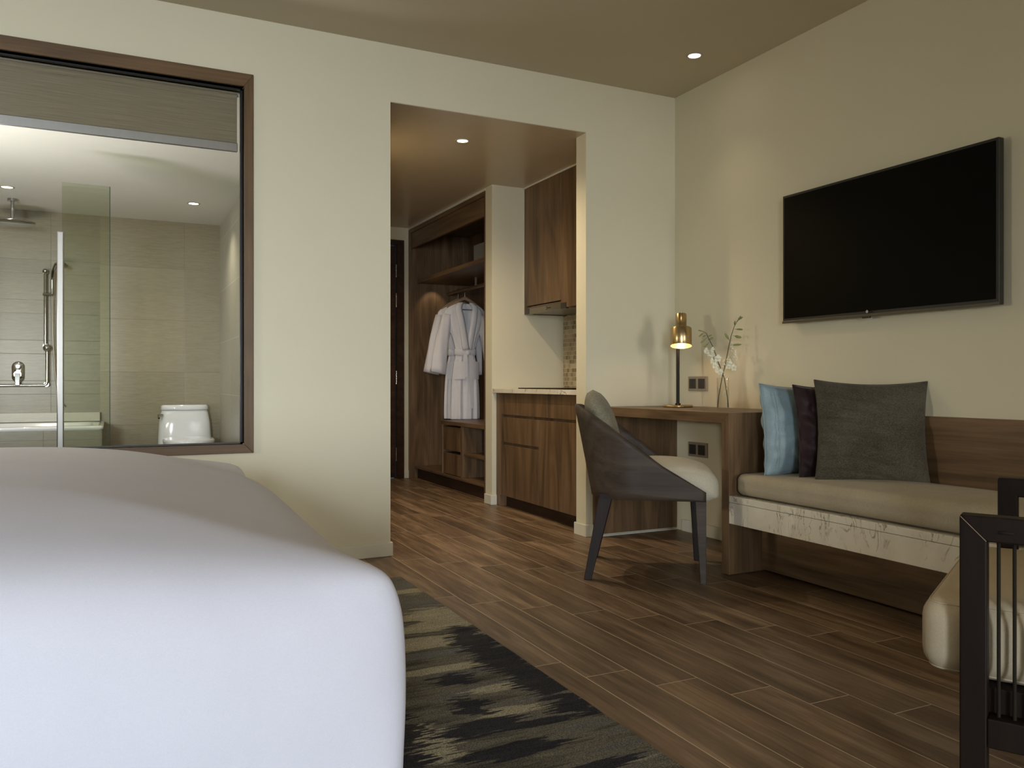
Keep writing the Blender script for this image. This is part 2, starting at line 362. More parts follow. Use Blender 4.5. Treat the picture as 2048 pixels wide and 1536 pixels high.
def rbox(cx, cy, cz, hx, hy, hz, r, n=10, puff=0, puffb=0, side=0):
    """rounded, puffed box as a grid on each face -> MB"""
    mb = MB()
    def pt(a, b, c):
        p = Vector((a*hx, b*hy, c*hz)); q = Vector((max(-hx+r, min(hx-r, p.x)), max(-hy+r, min(hy-r, p.y)), max(-hz+r, min(hz-r, p.z))))
        d = p-q; p2 = q+(d.normalized()*r if d.length > 1e-9 else d) if d.length > 0 else p
        if d.length == 0: p2 = p
        k = (1-a*a)*(1-b*b); p2 = Vector(p2)
        if c > 0: p2.z += puff*k*c
        else: p2.z += puffb*k*c
        kk = side*(1-c*c); p2.x += kk*a*(1-b*b); p2.y += kk*b*(1-a*a)
        return (cx+p2.x, cy+p2.y, cz+p2.z)
    ex = [r/h for h in (hx, hy, hz)]
    def ticks(h):
        e = min(.98, r/h); l = [-1+e*(1-math.cos(PI/2*i/5)) for i in range(6)]; l2 = [-x for x in l][::-1]
        return l+[l[-1]+(l2[0]-l[-1])*i/n for i in range(1, n)]+l2
    tx, ty, tz = ticks(hx), ticks(hy), ticks(hz)
    for c in (-1, 1):
        rows = [[pt(a, b, c) for a in (tx if c > 0 else tx[::-1])] for b in ty]; mb.grid(rows)
        rows = [[pt(a, c, b) for a in (tx if c < 0 else tx[::-1])] for b in tz]; mb.grid(rows)
        rows = [[pt(c, a, b) for a in (ty if c > 0 else ty[::-1])] for b in tz]; mb.grid(rows)
    return mb

def build(name, mb, mat, parent=None, world=True, bevel=0, weld=False, sub=0, bang=40):
    me = bpy.data.meshes.new(name)
    off = Vector((0, 0, 0))
    if parent is not None and world:
        q = parent
        while q is not None: off += Vector(q.location); q = q.parent
    vs = [tuple(Vector(v)-off) for v in mb.v]
    me.from_pydata(vs, [], mb.f); me.validate()
    if len(me.polygons) == len(mb.sm): me.polygons.foreach_set('use_smooth', mb.sm)
    if weld:
        bm = bmesh.new(); bm.from_mesh(me); bmesh.ops.remove_doubles(bm, verts=bm.verts, dist=2e-4)
        bmesh.ops.recalc_face_normals(bm, faces=bm.faces); bm.to_mesh(me); bm.free()
    me.materials.append(mat)
    o = bpy.data.objects.new(name, me); COL.objects.link(o)
    if parent is not None: o.parent = parent
    if bevel:
        b = o.modifiers.new('bevel', 'BEVEL'); b.width = bevel; b.segments = 2; b.limit_method = 'ANGLE'; b.angle_limit = math.radians(bang)
    if sub:
        b = o.modifiers.new('sub', 'SUBSURF'); b.levels = sub; b.render_levels = sub
    me.update(); return o
def thing(name, label, cat, loc=(0, 0, 0), rz=0, group=None):
    o = bpy.data.objects.new(name, None); COL.objects.link(o); o.empty_display_size = .1
    o.location = loc; o.rotation_euler = (0, 0, rz); o['label'] = label; o['category'] = cat
    if group: o['group'] = group
    return o
def tag(o, label, cat, group=None, kind=None):
    o['label'] = label; o['category'] = cat
    if group: o['group'] = group
    if kind: o['kind'] = kind
    return o
def struct(name, mb, mat, parent=None, bevel=0):
    o = build(name, mb, mat, parent, bevel=bevel)
    if parent is None: o['kind'] = 'structure'
    return o
def B(*a): return MB().box(*a)
def text_mesh(txt, size, name):
    c = bpy.data.curves.new(name, 'FONT'); c.body = txt; c.size = size; c.extrude = size*.02; c.align_x = 'LEFT'
    o = bpy.data.objects.new(name, c); COL.objects.link(o)
    dg = bpy.context.evaluated_depsgraph_get(); me = o.evaluated_get(dg).to_mesh()
    mb = MB(); mb.add([v.co.copy() for v in me.vertices], [tuple(p.vertices) for p in me.polygons])
    o.evaluated_get(dg).to_mesh_clear(); bpy.data.objects.remove(o); bpy.data.curves.remove(c)
    return mb

# ================================================================ room shell
YB, XR, H, HH = 4.08, 3.114, 2.655, 2.355
DX0, DX1 = 1.292, 2.474           # doorway
WX0, WX1, WZ0, WZ1 = -1.30, .562, .605, 2.318   # bathroom window opening
YF = 7.34
struct('floor', B(-2.7, 3.3, -5.2, YF+.1, -.1, 0), M['floor'])
w = MB()
w.box(-2.7, WX0, YB, 4.19, 0, H); w.box(WX0, WX1, YB, 4.19, 0, WZ0); w.box(WX0, WX1, YB, 4.19, WZ1, H)
w.box(WX1, DX0, YB, 4.19, 0, H); w.box(DX0, DX1, YB, 4.19, HH+.004, H); w.box(DX1, XR, YB, 4.19, 0, H)
struct('wall_back', w, M['wall'])
struct('wall_right', B(XR, XR+.12, -5.2, YF+.1, 0, H), M['wall'])
struct('wall_left', B(-2.7, -2.62, -5.2, YB, 0, H), M['wall'])
w = MB(); w.box(-1.55, 1.95, -5.1, -5.0, 0, H); w.box(-2.62, -1.55, -5.1, -5.0, 2.25, H); w.box(1.95, XR, -5.1, -5.0, 2.25, H); w.box(3.05, XR, -5.1, -5.0, 0, 2.25)
struct('wall_front', w, M['wall'])
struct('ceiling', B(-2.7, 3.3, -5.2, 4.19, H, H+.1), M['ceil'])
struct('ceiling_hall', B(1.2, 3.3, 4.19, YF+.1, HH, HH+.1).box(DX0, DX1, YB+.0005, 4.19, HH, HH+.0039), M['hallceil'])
struct('wall_hall_left', B(1.10, DX0, 4.19, YF+.1, 0, HH), M['wall'])
# entrance wall with door
w = MB(); w.box(2.455, XR, YF, YF+.1, 0, HH); w.box(1.29, 2.455, YF, YF+.1, 2.235, HH); w.box(1.29, 1.46, YF, YF+.1, 0, 2.235)
struct('wall_hall_far', w, M['wall'])
struct('wall_hall_right', B(2.50, XR, 5.45, 5.565, 0, HH), M['wall'])
# door
d = thing('door_1', 'dark wooden entrance door', 'door', (1.5, YF, 0)); del d['label']; del d['category']; d['kind'] = 'structure'
leaf = build('door_leaf', B(1.505, 2.375, YF+.015, YF+.06, .01, 2.18), M['doorwood'], d, bevel=.003)
build('door_frame', B(2.385, 2.455, YF-.015, YF+.09, 0, 2.235).box(1.46, 1.50, YF-.015, YF+.09, 0, 2.235).box(1.50, 2.385, YF-.015, YF+.09, 2.19, 2.235), M['wdark'], d, bevel=.003)
for z0, z1 in ((1.885, 2.005), (1.605, 1.735), (.885, 1.01), (.165, .29)):
    build('hinge', MB().tube([(2.381, YF-.004, z0), (2.381, YF-.004, z1)], .0055, 8), M['hook'], leaf)
# baseboards
def skirt(name, *boxes):
    m = MB()
    for x0, x1, y0, y1 in boxes: m.box(x0, x1, y0, y1, 0, .072)
    struct(name, m, M['skirt'], bevel=.004)
skirt('baseboard_back', (-2.62, DX0+.012, YB-.013, YB-.0005), (DX0, DX0+.012, YB-.0005, 4.19))
skirt('baseboard_jamb', (DX1-.012, 2.518, YB-.013, YB-.0005), (DX1-.012, DX1, YB-.0005, 4.20))
skirt('baseboard_right', (XR-.013, XR-.0005, 3.03, 4.0))
skirt('baseboard_hall', (2.488, 2.5, 5.438, 5.566), (2.5, 2.545, 5.438, 5.45), (2.455, 2.503, YF-.012, YF))
# tall front windows the daylight comes through (behind the camera)
for nm, x0, x1 in (('window_1', -2.62, -1.55), ('window_3', 1.95, 3.05)):
    w1 = thing(nm, 'x', 'x', ((x0+x1)/2, -5.05, 0)); del w1['label']; del w1['category']; w1['kind'] = 'structure'
    m = MB(); m.box(x0, x1, -5.1, -5.03, 0, .05).box(x0, x1, -5.1, -5.03, 2.2, 2.25).box(x0, x0+.05, -5.1, -5.03, .05, 2.2).box(x1-.05, x1, -5.1, -5.03, .05, 2.2)
    build('window_frame', m, M['framewood'], w1, bevel=.002)
    build('window_pane', B(x0+.05, x1-.05, -5.07, -5.065, .05, 2.2), M['glass'], w1)

# ---------------------------------------------------------------- bathroom behind the back wall
BX, BY, BZ = .854, 7.68, 2.30
struct('floor_bathroom', B(-2.6, 1.10, 4.19, 7.8, -.1, 0), M['bathfloor'])
struct('ceiling_bathroom', B(-2.6, 1.10, 4.19, 7.8, BZ, BZ+.1), M['bathceil'])
struct('wall_bathroom_far', B(-.10, 1.10, BY, BY+.1, 0, BZ), M['bathtile'])
struct('wall_shower_far', B(-2.6, -.10, BY, BY+.1, 0, BZ), M['ledge_tile'])
struct('wall_bathroom_right', B(BX, 1.10, 4.19, BY, 0, BZ), M['bathtile_r'])
struct('wall_bathroom_left', B(-2.6, -2.5, 4.19, BY, 0, BZ), M['bathtile'])
# window between bedroom and bathroom
w2 = thing('window_2', 'x', 'x', (-.37, YB, WZ0)); del w2['label']; del w2['category']; w2['kind'] = 'structure'
fy0, fy1 = YB-.014, YB+.10; t_ = .043
def mitre(side):
    x0, x1, z0, z1 = WX0-t_, WX1+t_, WZ0-t_, WZ1+t_+.018
    a = [(x0, z0), (x1, z0), (x1, z1), (x0, z1)]; b = [(WX0, WZ0), (WX1, WZ0), (WX1, WZ1), (WX0, WZ1)]
    i, j = side, (side+1) % 4
    q = [a[i], a[j], b[j], b[i]]
    return MB().hexa([(x, fy0, z) for x, z in q]+[(x, fy1, z) for x, z in q])
for k in range(4): build('window_casing', mitre(k), M['framewood'] if k % 2 else M['framewood_x'], w2, bevel=.0015, weld=True)
g = MB()
gx1 = WX1-.006
g.box(WX0, WX1, 4.115, 4.135, WZ0, WZ0+.007).box(WX0, WX1, 4.115, 4.135, WZ1-.006, WZ1).box(gx1-.006, WX1, 4.115, 4.135, WZ0, WZ1).box(WX0, WX0+.02, 4.115, 4.135, WZ0, WZ1)
build('window_gasket', g, M['black'], w2)
build('window_pane', B(WX0+.01, gx1-.004, 4.122, 4.128, WZ0+.008, WZ1-.015), M['glass'], w2)
# roller blind
bl = thing('roller_blind', 'grey-brown woven roller blind half raised behind the bathroom window glass', 'blind', (-.37, 4.16, 2.30))
build('blind_fabric', B(WX0+.02, .541, 4.158, 4.160, 2.062, 2.312), M['blind'], bl)
build('blind_rail', B(WX0+.02, .543, 4.150, 4.168, 2.022, 2.065), M['alu'], bl, bevel=.003)
build('blind_tube', MB().tube([(WX0+.02, 4.17, 2.29), (.541, 4.17, 2.29)], .02, 16), M['blind'], bl)

# shower screen
ss = thing('shower_screen', 'clear glass shower panel with dark edge standing in the bathroom', 'shower screen', (-.15, 5.4, 0))
build('glass_panel', B(-.268, -.0205, 5.396, 5.404, .02, 2.062), M['greenglass'], ss)
build('glass_edge', B(-.0205, -.0165, 5.394, 5.406, .02, 2.062), M['glassedge'], ss)
build('pivot_profile', B(-.294, -.258, 5.385, 5.42, 0, 1.775), M['alu'], ss, bevel=.006)
build('floor_channel', B(-.27, -.0165, 5.388, 5.412, 0, .02), M['alu'], ss)
# bathtub standing in for bright lines reflected in the shower glass
bt = thing('bathtub', 'white bathtub added by the far wall for lines reflected in the glass', 'bathtub', (-.9, 7.2, 0))
tx0, tx1, ty0, ty1, tz = -1.9, -.08, 6.88, 7.66, .575
m = MB()
outer = [(tx0, ty0), (tx1, ty0), (tx1, ty1), (tx0, ty1)]
def ring(ins, z, r, n=8):
    pts = []
    for cx, cy, a0 in ((tx1-ins-r, ty1-ins-r, 0), (tx0+ins+r, ty1-ins-r, 90), (tx0+ins+r, ty0+ins+r, 180), (tx1-ins-r, ty0+ins+r, 270)):
        for k in range(n): a = math.radians(a0+90*k/(n-1)); pts.append((cx+r*math.cos(a), cy+r*math.sin(a), z))
    return pts
m.grid([ring(0, .001, .02), ring(0, tz-.03, .02), ring(-.012, tz-.025, .03), ring(-.012, tz-.005, .03), ring(-.004, tz, .03), ring(.07, tz, .09), ring(.085, tz-.01, .11), ring(.13, .25, .16), ring(.2, .17, .18)], cu=True)
m.add(ring(.2, .17, .18), [tuple(range(32))])
build('tub_shell', m, M['ceramic'], bt)
build('tub_ledge', B(-1.9, -.10, 7.60, 7.678, .58, .655), M['bathtile_r'], bt, bevel=.003)
build('tub_apron', B(-1.9, -.078, 6.862, 6.870, 0, .545), M['ledge_tile'], bt)
# shower fittings
fy = BY-.004
mx = thing('shower_mixer', 'oval chrome shower mixer with lever handle on the tiled wall', 'tap', (-.691, fy, .985))
m = MB(); rows = []
for z_, sc in ((0, 1), (-.006, 1), (-.012, .93), (-.017, .78), (-.021, .5), (-.023, .2)):
    rr = []
    for k in range(32):
        a = 2*PI*k/32; cx, cz = math.cos(a)*.045, math.sin(a)*.045+(.04 if math.sin(a) >= 0 else -.04)
        rr.append((-.691+cx*sc, fy+z_, .985+cz*sc))
    rows.append(rr)
m.grid(rows, cu=True); m.add(rows[-1], [tuple(range(32))]); build('wall_plate', m, M['chrome'], mx)
build('mixer_body', MB().tube([(-.691, fy-.015, .965), (-.691, fy-.06, .965)], .026, 20), M['chrome'], mx)
build('lever', MB().hexa([(-.707, fy-.075, .875), (-.675, fy-.075, .875), (-.675, fy-.060, .875), (-.707, fy-.060, .875), (-.712, fy-.068, .975), (-.670, fy-.068, .975), (-.670, fy-.050, .975), (-.712, fy-.050, .975)]), M['chrome'], mx, bevel=.004)
build('diverter_knob', MB().tube([(-.691, fy-.015, 1.03), (-.691, fy-.035, 1.03)], .013, 16), M['chrome'], mx)
gr = thing('grab_rail', 'L-shaped chrome grab rail above the bathtub', 'grab rail', (-.49, fy, 1.02))
build('rail_bar', MB().tube([(-.485, fy-.055, 1.165), (-.485, fy-.055, .91), (-.487, fy-.055, .888), (-.50, fy-.055, .878), (-1.3, fy-.055, .874)], .012, 12), M['chrome'], gr)
build('flange', MB().tube([(-.485, fy, 1.175), (-.485, fy-.055, 1.175)], .022, 16).ell((-.485, fy-.058, 1.18), (.03, .03, .03)), M['chrome'], gr)
build('flange', MB().tube([(-.49, fy, .885), (-.49, fy-.055, .885)], .02, 16), M['chrome'], gr)
hs = thing('hand_shower', 'chrome hand shower on a slide rail with hanging hose', 'shower', (-.495, fy, 1.5))
build('slide_bar', MB().tube([(-.497, fy-.05, 1.20), (-.497, fy-.05, 1.80)], .011, 12), M['chrome'], hs)
build('rail_mount', MB().tube([(-.497, fy, 1.80), (-.497, fy-.055, 1.80)], .02, 14).ell((-.497, fy-.055, 1.805), (.022, .022, .02)), M['chrome'], hs)
build('rail_mount', MB().tube([(-.497, fy, 1.20), (-.497, fy-.055, 1.20)], .018, 14), M['chrome'], hs)
build('slider', MB().tube([(-.51, fy-.06, 1.615), (-.44, fy-.085, 1.615)], .013, 12), M['chrome'], hs)
build('shower_handle', MB().tube([(-.447, fy-.085, 1.62), (-.446, fy-.095, 1.73), (-.438, fy-.115, 1.80), (-.415, fy-.15, 1.85), (-.38, fy-.18, 1.86)], [.010, .011, .013, .016, .02], 12).ell((-.37, fy-.19, 1.85), (.045, .045, .014), Euler((.5, .4, 0)).to_matrix()), M['chrome'], hs)
hose = [(-.447, fy-.085, 1.60), (-.446, fy-.08, 1.45), (-.44, fy-.07, 1.2), (-.425, fy-.05, .95), (-.40, fy-.05, .76), (-.36, fy-.05, .70)]
build('hose', MB().tube(hose, .006, 8), M['steel'], hs)
rs = thing('rain_shower', 'round chrome rain shower head hanging from the bathroom ceiling', 'shower', (-.69, 7.25, BZ))
build('ceiling_rose', MB().tube([(-.69, 7.25, BZ-.001), (-.69, 7.25, BZ-.022)], .035, 20), M['chrome'], rs)
build('drop_pipe', MB().tube([(-.69, 7.25, BZ-.02), (-.69, 7.25, 2.135)], .013, 14), M['chrome'], rs)
build('spray_disc', MB().cap_lathe([(.15, 2.112), (.155, 2.118), (.15, 2.128), (.04, 2.137)], (-.69, 7.25, 0), 40), M['chrome'], rs)
# toilet
to = thing('toilet', 'white one-piece toilet with closed lid against the bathroom wall', 'toilet', (.553, 7.4, 0))
def oval(cx, cy, hx, hy, z, p=2.6, n=36):
    r = []
    for k in range(n):
        a = 2*PI*k/n; c, s_ = math.cos(a), math.sin(a)
        r.append((cx+hx*math.copysign(abs(c)**(2/p), c), cy+hy*math.copysign(abs(s_)**(2/p), s_), z))
    return r
cx = .553
def loft(rows, capb=True, capt=True):
    m = MB(); m.grid(rows, cu=True)
    if capb: m.add(rows[0], [tuple(range(len(rows[0])))[::-1]])
    if capt: m.add(rows[-1], [tuple(range(len(rows[-1])))])
    return m
build('tank', loft([oval(cx, 7.565, .215, .10, .30, 3.5), oval(cx, 7.565, .212, .10, .44, 3.5), oval(cx, 7.57, .205, .10, .55, 3.4), oval(cx, 7.575, .19, .095, .64, 3.2), oval(cx, 7.578, .183, .092, .662, 3)]), M['ceramic'], to)
build('tank_lid', loft([oval(cx, 7.575, .188, .097, .665, 3), oval(cx, 7.575, .192, .1, .669, 3), oval(cx, 7.575, .188, .097, .70, 3), oval(cx, 7.575, .175, .09, .708, 3)]), M['ceramic'], to)
build('bowl', loft([oval(cx, 7.32, .12, .26, 0, 2.4), oval(cx, 7.32, .12, .26, .05, 2.4), oval(cx, 7.30, .13, .27, .2, 2.3), oval(cx, 7.25, .18, .30, .34, 2.2), oval(cx, 7.24, .19, .31, .40, 2.2)]), M['ceramic'], to)
build('seat_lid', loft([oval(cx+.008, 7.24, .195, .255, .402, 2.2), oval(cx+.008, 7.24, .2, .26, .41, 2.2), oval(cx+.008, 7.24, .2, .26, .43, 2.2), oval(cx+.008, 7.24, .19, .25, .438, 2.2)]), M['ceramic'], to)
build('flush_lever', MB().tube([(.375, 7.50, .622), (.345, 7.49, .622)], .012, 12).tube([(.345, 7.49, .622), (.343, 7.45, .60)], [.012, .008], 10), M['chrome'], to)

# ---------------------------------------------------------------- downlights
def downlight(x, y, z, label, r=.032, group='recessed ceiling downlights'):
    t = thing('ceiling_downlight', label, 'ceiling light', (x, y, z), 0, group)
    build('trim_ring', MB().lathe([(r+.014, z-.0005), (r+.012, z-.004), (r+.002, z-.005), (r, z-.001), (r, z+.0)], (x, y, 0), 32), M['trim'], t)
    build('lens', MB().disc((x, y, z-.0015), r, n=32, flip=True), M['lens'], t)
wl = thing('added_wall_lamp', 'added unseen round fill lamp on the wall left of the bed', 'lamp', (-2.6, 3.0, 1.18))  # added out of view as the body of the fill lamp
build('lamp_body', MB().tube([(-2.619, 3.0, 1.18), (-2.53, 3.0, 1.18)], .17, 32), M['brass'], wl)
build('diffuser', MB().tube([(-2.529, 3.0, 1.18), (-2.515, 3.0, 1.18)], .16, 32), M['lampglass'], wl)
downlight(2.80, 3.50, H, 'round recessed downlight in the bedroom ceiling near the desk corner')
downlight(1.886, 4.536, HH, 'round recessed downlight in the hall ceiling seen through the doorway')
downlight(1.47, 4.85, HH, 'added hall ceiling downlight hidden close to the left hall wall')  # added out of view to light the kitchenette wall
downlight(.563, 6.82, BZ, 'bathroom downlight near the tiled corner above the toilet', .036)
downlight(.05, 4.72, BZ, 'added bathroom downlight above the window, hidden behind the blind', .036)  # added out of view to light the bathroom tiles
downlight(-.684, 6.83, BZ, 'bathroom downlight beside the rain shower head', .036)
down((2.80, 3.50, H), 5, 85)
down((1.886, 4.536, HH), 62, 155)
down((.563, 6.82, BZ), 26, 120, (1, .90, .74)); down((-.684, 6.83, BZ), 24, 140, (1, .88, .70)); down((.05, 4.72, BZ), 55, 130, (1, .93, .84))  # last beam belongs to the added downlight behind the blind
for p in ((2.3, .4), (-1.2, 2.6), (.4, .9)):  # added warm fill beams above the bedroom, unseen and without fixtures
    down((p[0], p[1], H), 15, 110, (1, .74, .44))
down((1.9, 6.4, HH), 26, 140); down((1.47, 4.85, HH), 34, 150)  # both added as hall fill, the first without any fixture
light('AREA', 'added_bath_uplight', (-1.1, 4.75, 1.0), (math.radians(155), 0, 0), 50, (.96, .95, .95), shape='RECTANGLE', size=.8, size_y=.3)  # added unseen uplight to brighten the bathroom ceiling, no fixture

# ================================================================ kitchenette
struct('trim_1', B(2.757, 2.765, 4.191, 5.4495, 2.3435, 2.3545).box(2.757, 2.765, 5.4455, 5.4495, 1.41, 2.3435), M['skirt'])
struct('trim_2', B(2.497, 2.503, 5.566, YF-.001, 2.336, 2.3545), M['skirt'])
up = thing('wall_cabinet', 'walnut wall cabinet above the kitchenette hood', 'cabinet', (2.9, 4.8, 1.41))
build('cabinet_body', B(2.785, XR-.003, 4.191, 5.445, 1.47, 2.345).box(2.785, XR-.003, 5.41, 5.445, 1.408, 1.47).box(2.785, XR-.003, 4.191, 4.80, 1.43, 1.47), M['wz'], up, bevel=.001)
build('door', B(2.765, 2.784, 4.894, 5.445, 1.467, 2.342), M['wz'], up, bevel=.0015)
build('door', B(2.765, 2.784, 4.191, 4.89, 1.412, 2.342), M['wz'], up, bevel=.0015)
build('side_strip', B(2.765, 2.784, 5.408, 5.445, 1.408, 1.4665), M['wz'], up, bevel=.001)
hd = thing('range_hood', 'slim steel pull-out hood under the walnut wall cabinet', 'range hood', (2.9, 5.1, 1.4))
hf = build('hood_front', B(2.762, 2.785, 4.815, 5.40, 1.404, 1.447), M['steel'], hd, bevel=.002)
build('hood_body', B(2.785, XR-.02, 4.81, 5.405, 1.412, 1.465), M['steel'], hd, bevel=.002)
build('wood_trim', B(2.766, 2.785, 4.815, 5.40, 1.4485, 1.4545), M['wy'], hd)
build('end_cap', B(2.7605, 2.775, 5.358, 5.40, 1.406, 1.446), M['socket'], hd); build('end_cap', B(2.7605, 2.775, 4.815, 4.885, 1.406, 1.446), M['socket'], hd)
m = MB(); 
for k in range(5): m.box(2.7612, 2.7625, 5.068-.009*k, 5.075-.009*k, 1.424, 1.431)
a_ = [(2.7615, 5.092+.010*math.cos(math.radians(d_)), 1.428+.010*math.sin(math.radians(d_))) for d_ in range(40, 330, 20)]
m.tube(a_, .0016, 6)
build('maker_mark', m, M['black'], hf)
lc = thing('base_cabinet', 'walnut kitchenette base cabinet with grooved drawer fronts', 'cabinet', (2.8, 4.8, 0))
cb_ = MB(); cb_.box(2.551, XR-.003, 4.195, 5.445, .083, .822).box(2.533, 2.551, 5.358, 5.445, .083, .822).box(2.533, 2.60, 5.3805, 5.445, 0, .083)
build('cabinet_body', cb_, M['wz'], lc, bevel=.001)
build('plinth', B(2.585, XR-.003, 4.195, 5.38, 0, .083), M['wdark'], lc)
build('drawer', B(2.53, 2.55, 4.195, 5.356, .669, .822), M['wz'], lc, bevel=.0015)
build('drawer', B(2.53, 2.55, 4.782, 5.356, .4705, .651), M['wz'], lc, bevel=.0015)
build('door', B(2.53, 2.55, 4.782, 5.356, .0845, .452), M['wz'], lc, bevel=.0015)
build('door', B(2.53, 2.55, 4.195, 4.779, .0845, .651), M['wz'], lc, bevel=.0015)
tag(build('countertop', B(2.502, XR-.003, 4.191, 5.449, .824, .855), M['marble'], bevel=.002), 'speckled pale marble countertop over the walnut base cabinet', 'countertop')
tag(build('cooktop', B(2.60, 3.02, 4.45, 5.22, .8555, .8625), M['screen'], bevel=.002), 'thin black glass cooktop on the marble countertop', 'cooktop')
tag(build('backsplash', B(XR-.012, XR-.0035, 4.191, 5.449, .856, 1.41), M['mosaic']), 'beige mosaic tile backsplash under the hood', 'backsplash')

# ================================================================ wardrobe
wa = thing('wardrobe', 'open walnut wardrobe niche with shelf, rail and drawers', 'wardrobe', (2.8, 6.45, 0))
wy0, wy1 = 5.566, YF-.001
build('side_panel', B(2.50, XR-.003, wy0, wy0+.025, 0, 2.335), M['wz'], wa, bevel=.001)
build('side_panel', B(2.50, XR-.003, wy1-.05, wy1, 0, 2.335), M['wz'], wa, bevel=.001)
build('back_panel', B(XR-.022, XR-.003, wy0+.026, wy1-.051, .1, 2.30), M['wz'], wa)
build('header', B(2.512, 2.535, wy0+.026, wy1-.051, 2.155, 2.30).box(2.50, XR-.02, wy0+.026, wy1-.051, 2.30, 2.335), M['wy'], wa, bevel=.001)
build('shelf', B(2.57, XR-.021, wy0+.026, wy1-.051, 1.832, 1.868), M['wy'], wa, bevel=.001)
build('base_shelf', B(2.545, XR-.021, wy0+.026, wy1-.051, .098, .116), M['wy'], wa, bevel=.001)
build('plinth', B(2.575, 2.60, wy0+.026, wy1-.051, 0, .098), M['wdark'], wa)
uy0, uy1 = wy0+.026, 6.63
build('bench_top', B(2.555, XR-.021, uy0, uy1, .540, .572), M['wy'], wa, bevel=.001)
build('bench_side', B(2.56, XR-.021, uy1-.018, uy1, .1165, .54), M['wz'], wa, bevel=.001)
build('divider', B(2.56, XR-.021, 6.165, 6.20, .1165, .54), M['wz'], wa, bevel=.001)
build('drawer', B(2.566, XR-.05, 6.203, 6.610, .326, .525), M['wz'], wa, bevel=.001)
build('drawer', B(2.566, XR-.05, 6.203, 6.610, .122, .300), M['wz'], wa, bevel=.001)
build('inner_shelf', B(2.572, XR-.021, uy0, 6.164, .300, .320), M['wy'], wa, bevel=.001)
build('hanging_rail', MB().tube([(2.88, wy0+.026, 1.745), (2.88, wy1-.051, 1.745)], .016, 14), M['wy'], wa)
build('rail_support', MB().tube([(2.88, 6.62, 1.831), (2.88, 6.62, 1.75)], .012, 12), M['wy'], wa)
light('SPOT', 'wardrobe_spot', (2.72, 7.15, 1.825), (math.radians(28), 0, 0), 1.6, WARM, spot_size=math.radians(80), spot_blend=.6, shadow_soft_size=.01)
sf = thing('safe', 'black electronic safe with pale keypad buttons on the wardrobe inner shelf', 'safe', (2.85, 5.85, .3205))
build('safe_body', B(2.665, 3.05, 5.66, 5.99, .3205, .525), M['black'], sf, bevel=.004)
sdoor = build('safe_door', B(2.655, 2.664, 5.675, 5.975, .335, .51), M['black'], sf, bevel=.002)
m = MB()
for r_ in range(4):
    for c_ in range(3): m.box(2.6525, 2.655, 5.865-.014*c_, 5.874-.014*c_, .378+.015*r_, .387+.015*r_)
build('keypad', m, M['kbtn'], sdoor)
tag(build('storage_box', B(2.72, 3.0, 6.05, 6.30, 1.8685, 2.05), M['whitebox'], bevel=.004), 'pale grey box standing on the upper wardrobe shelf', 'box')

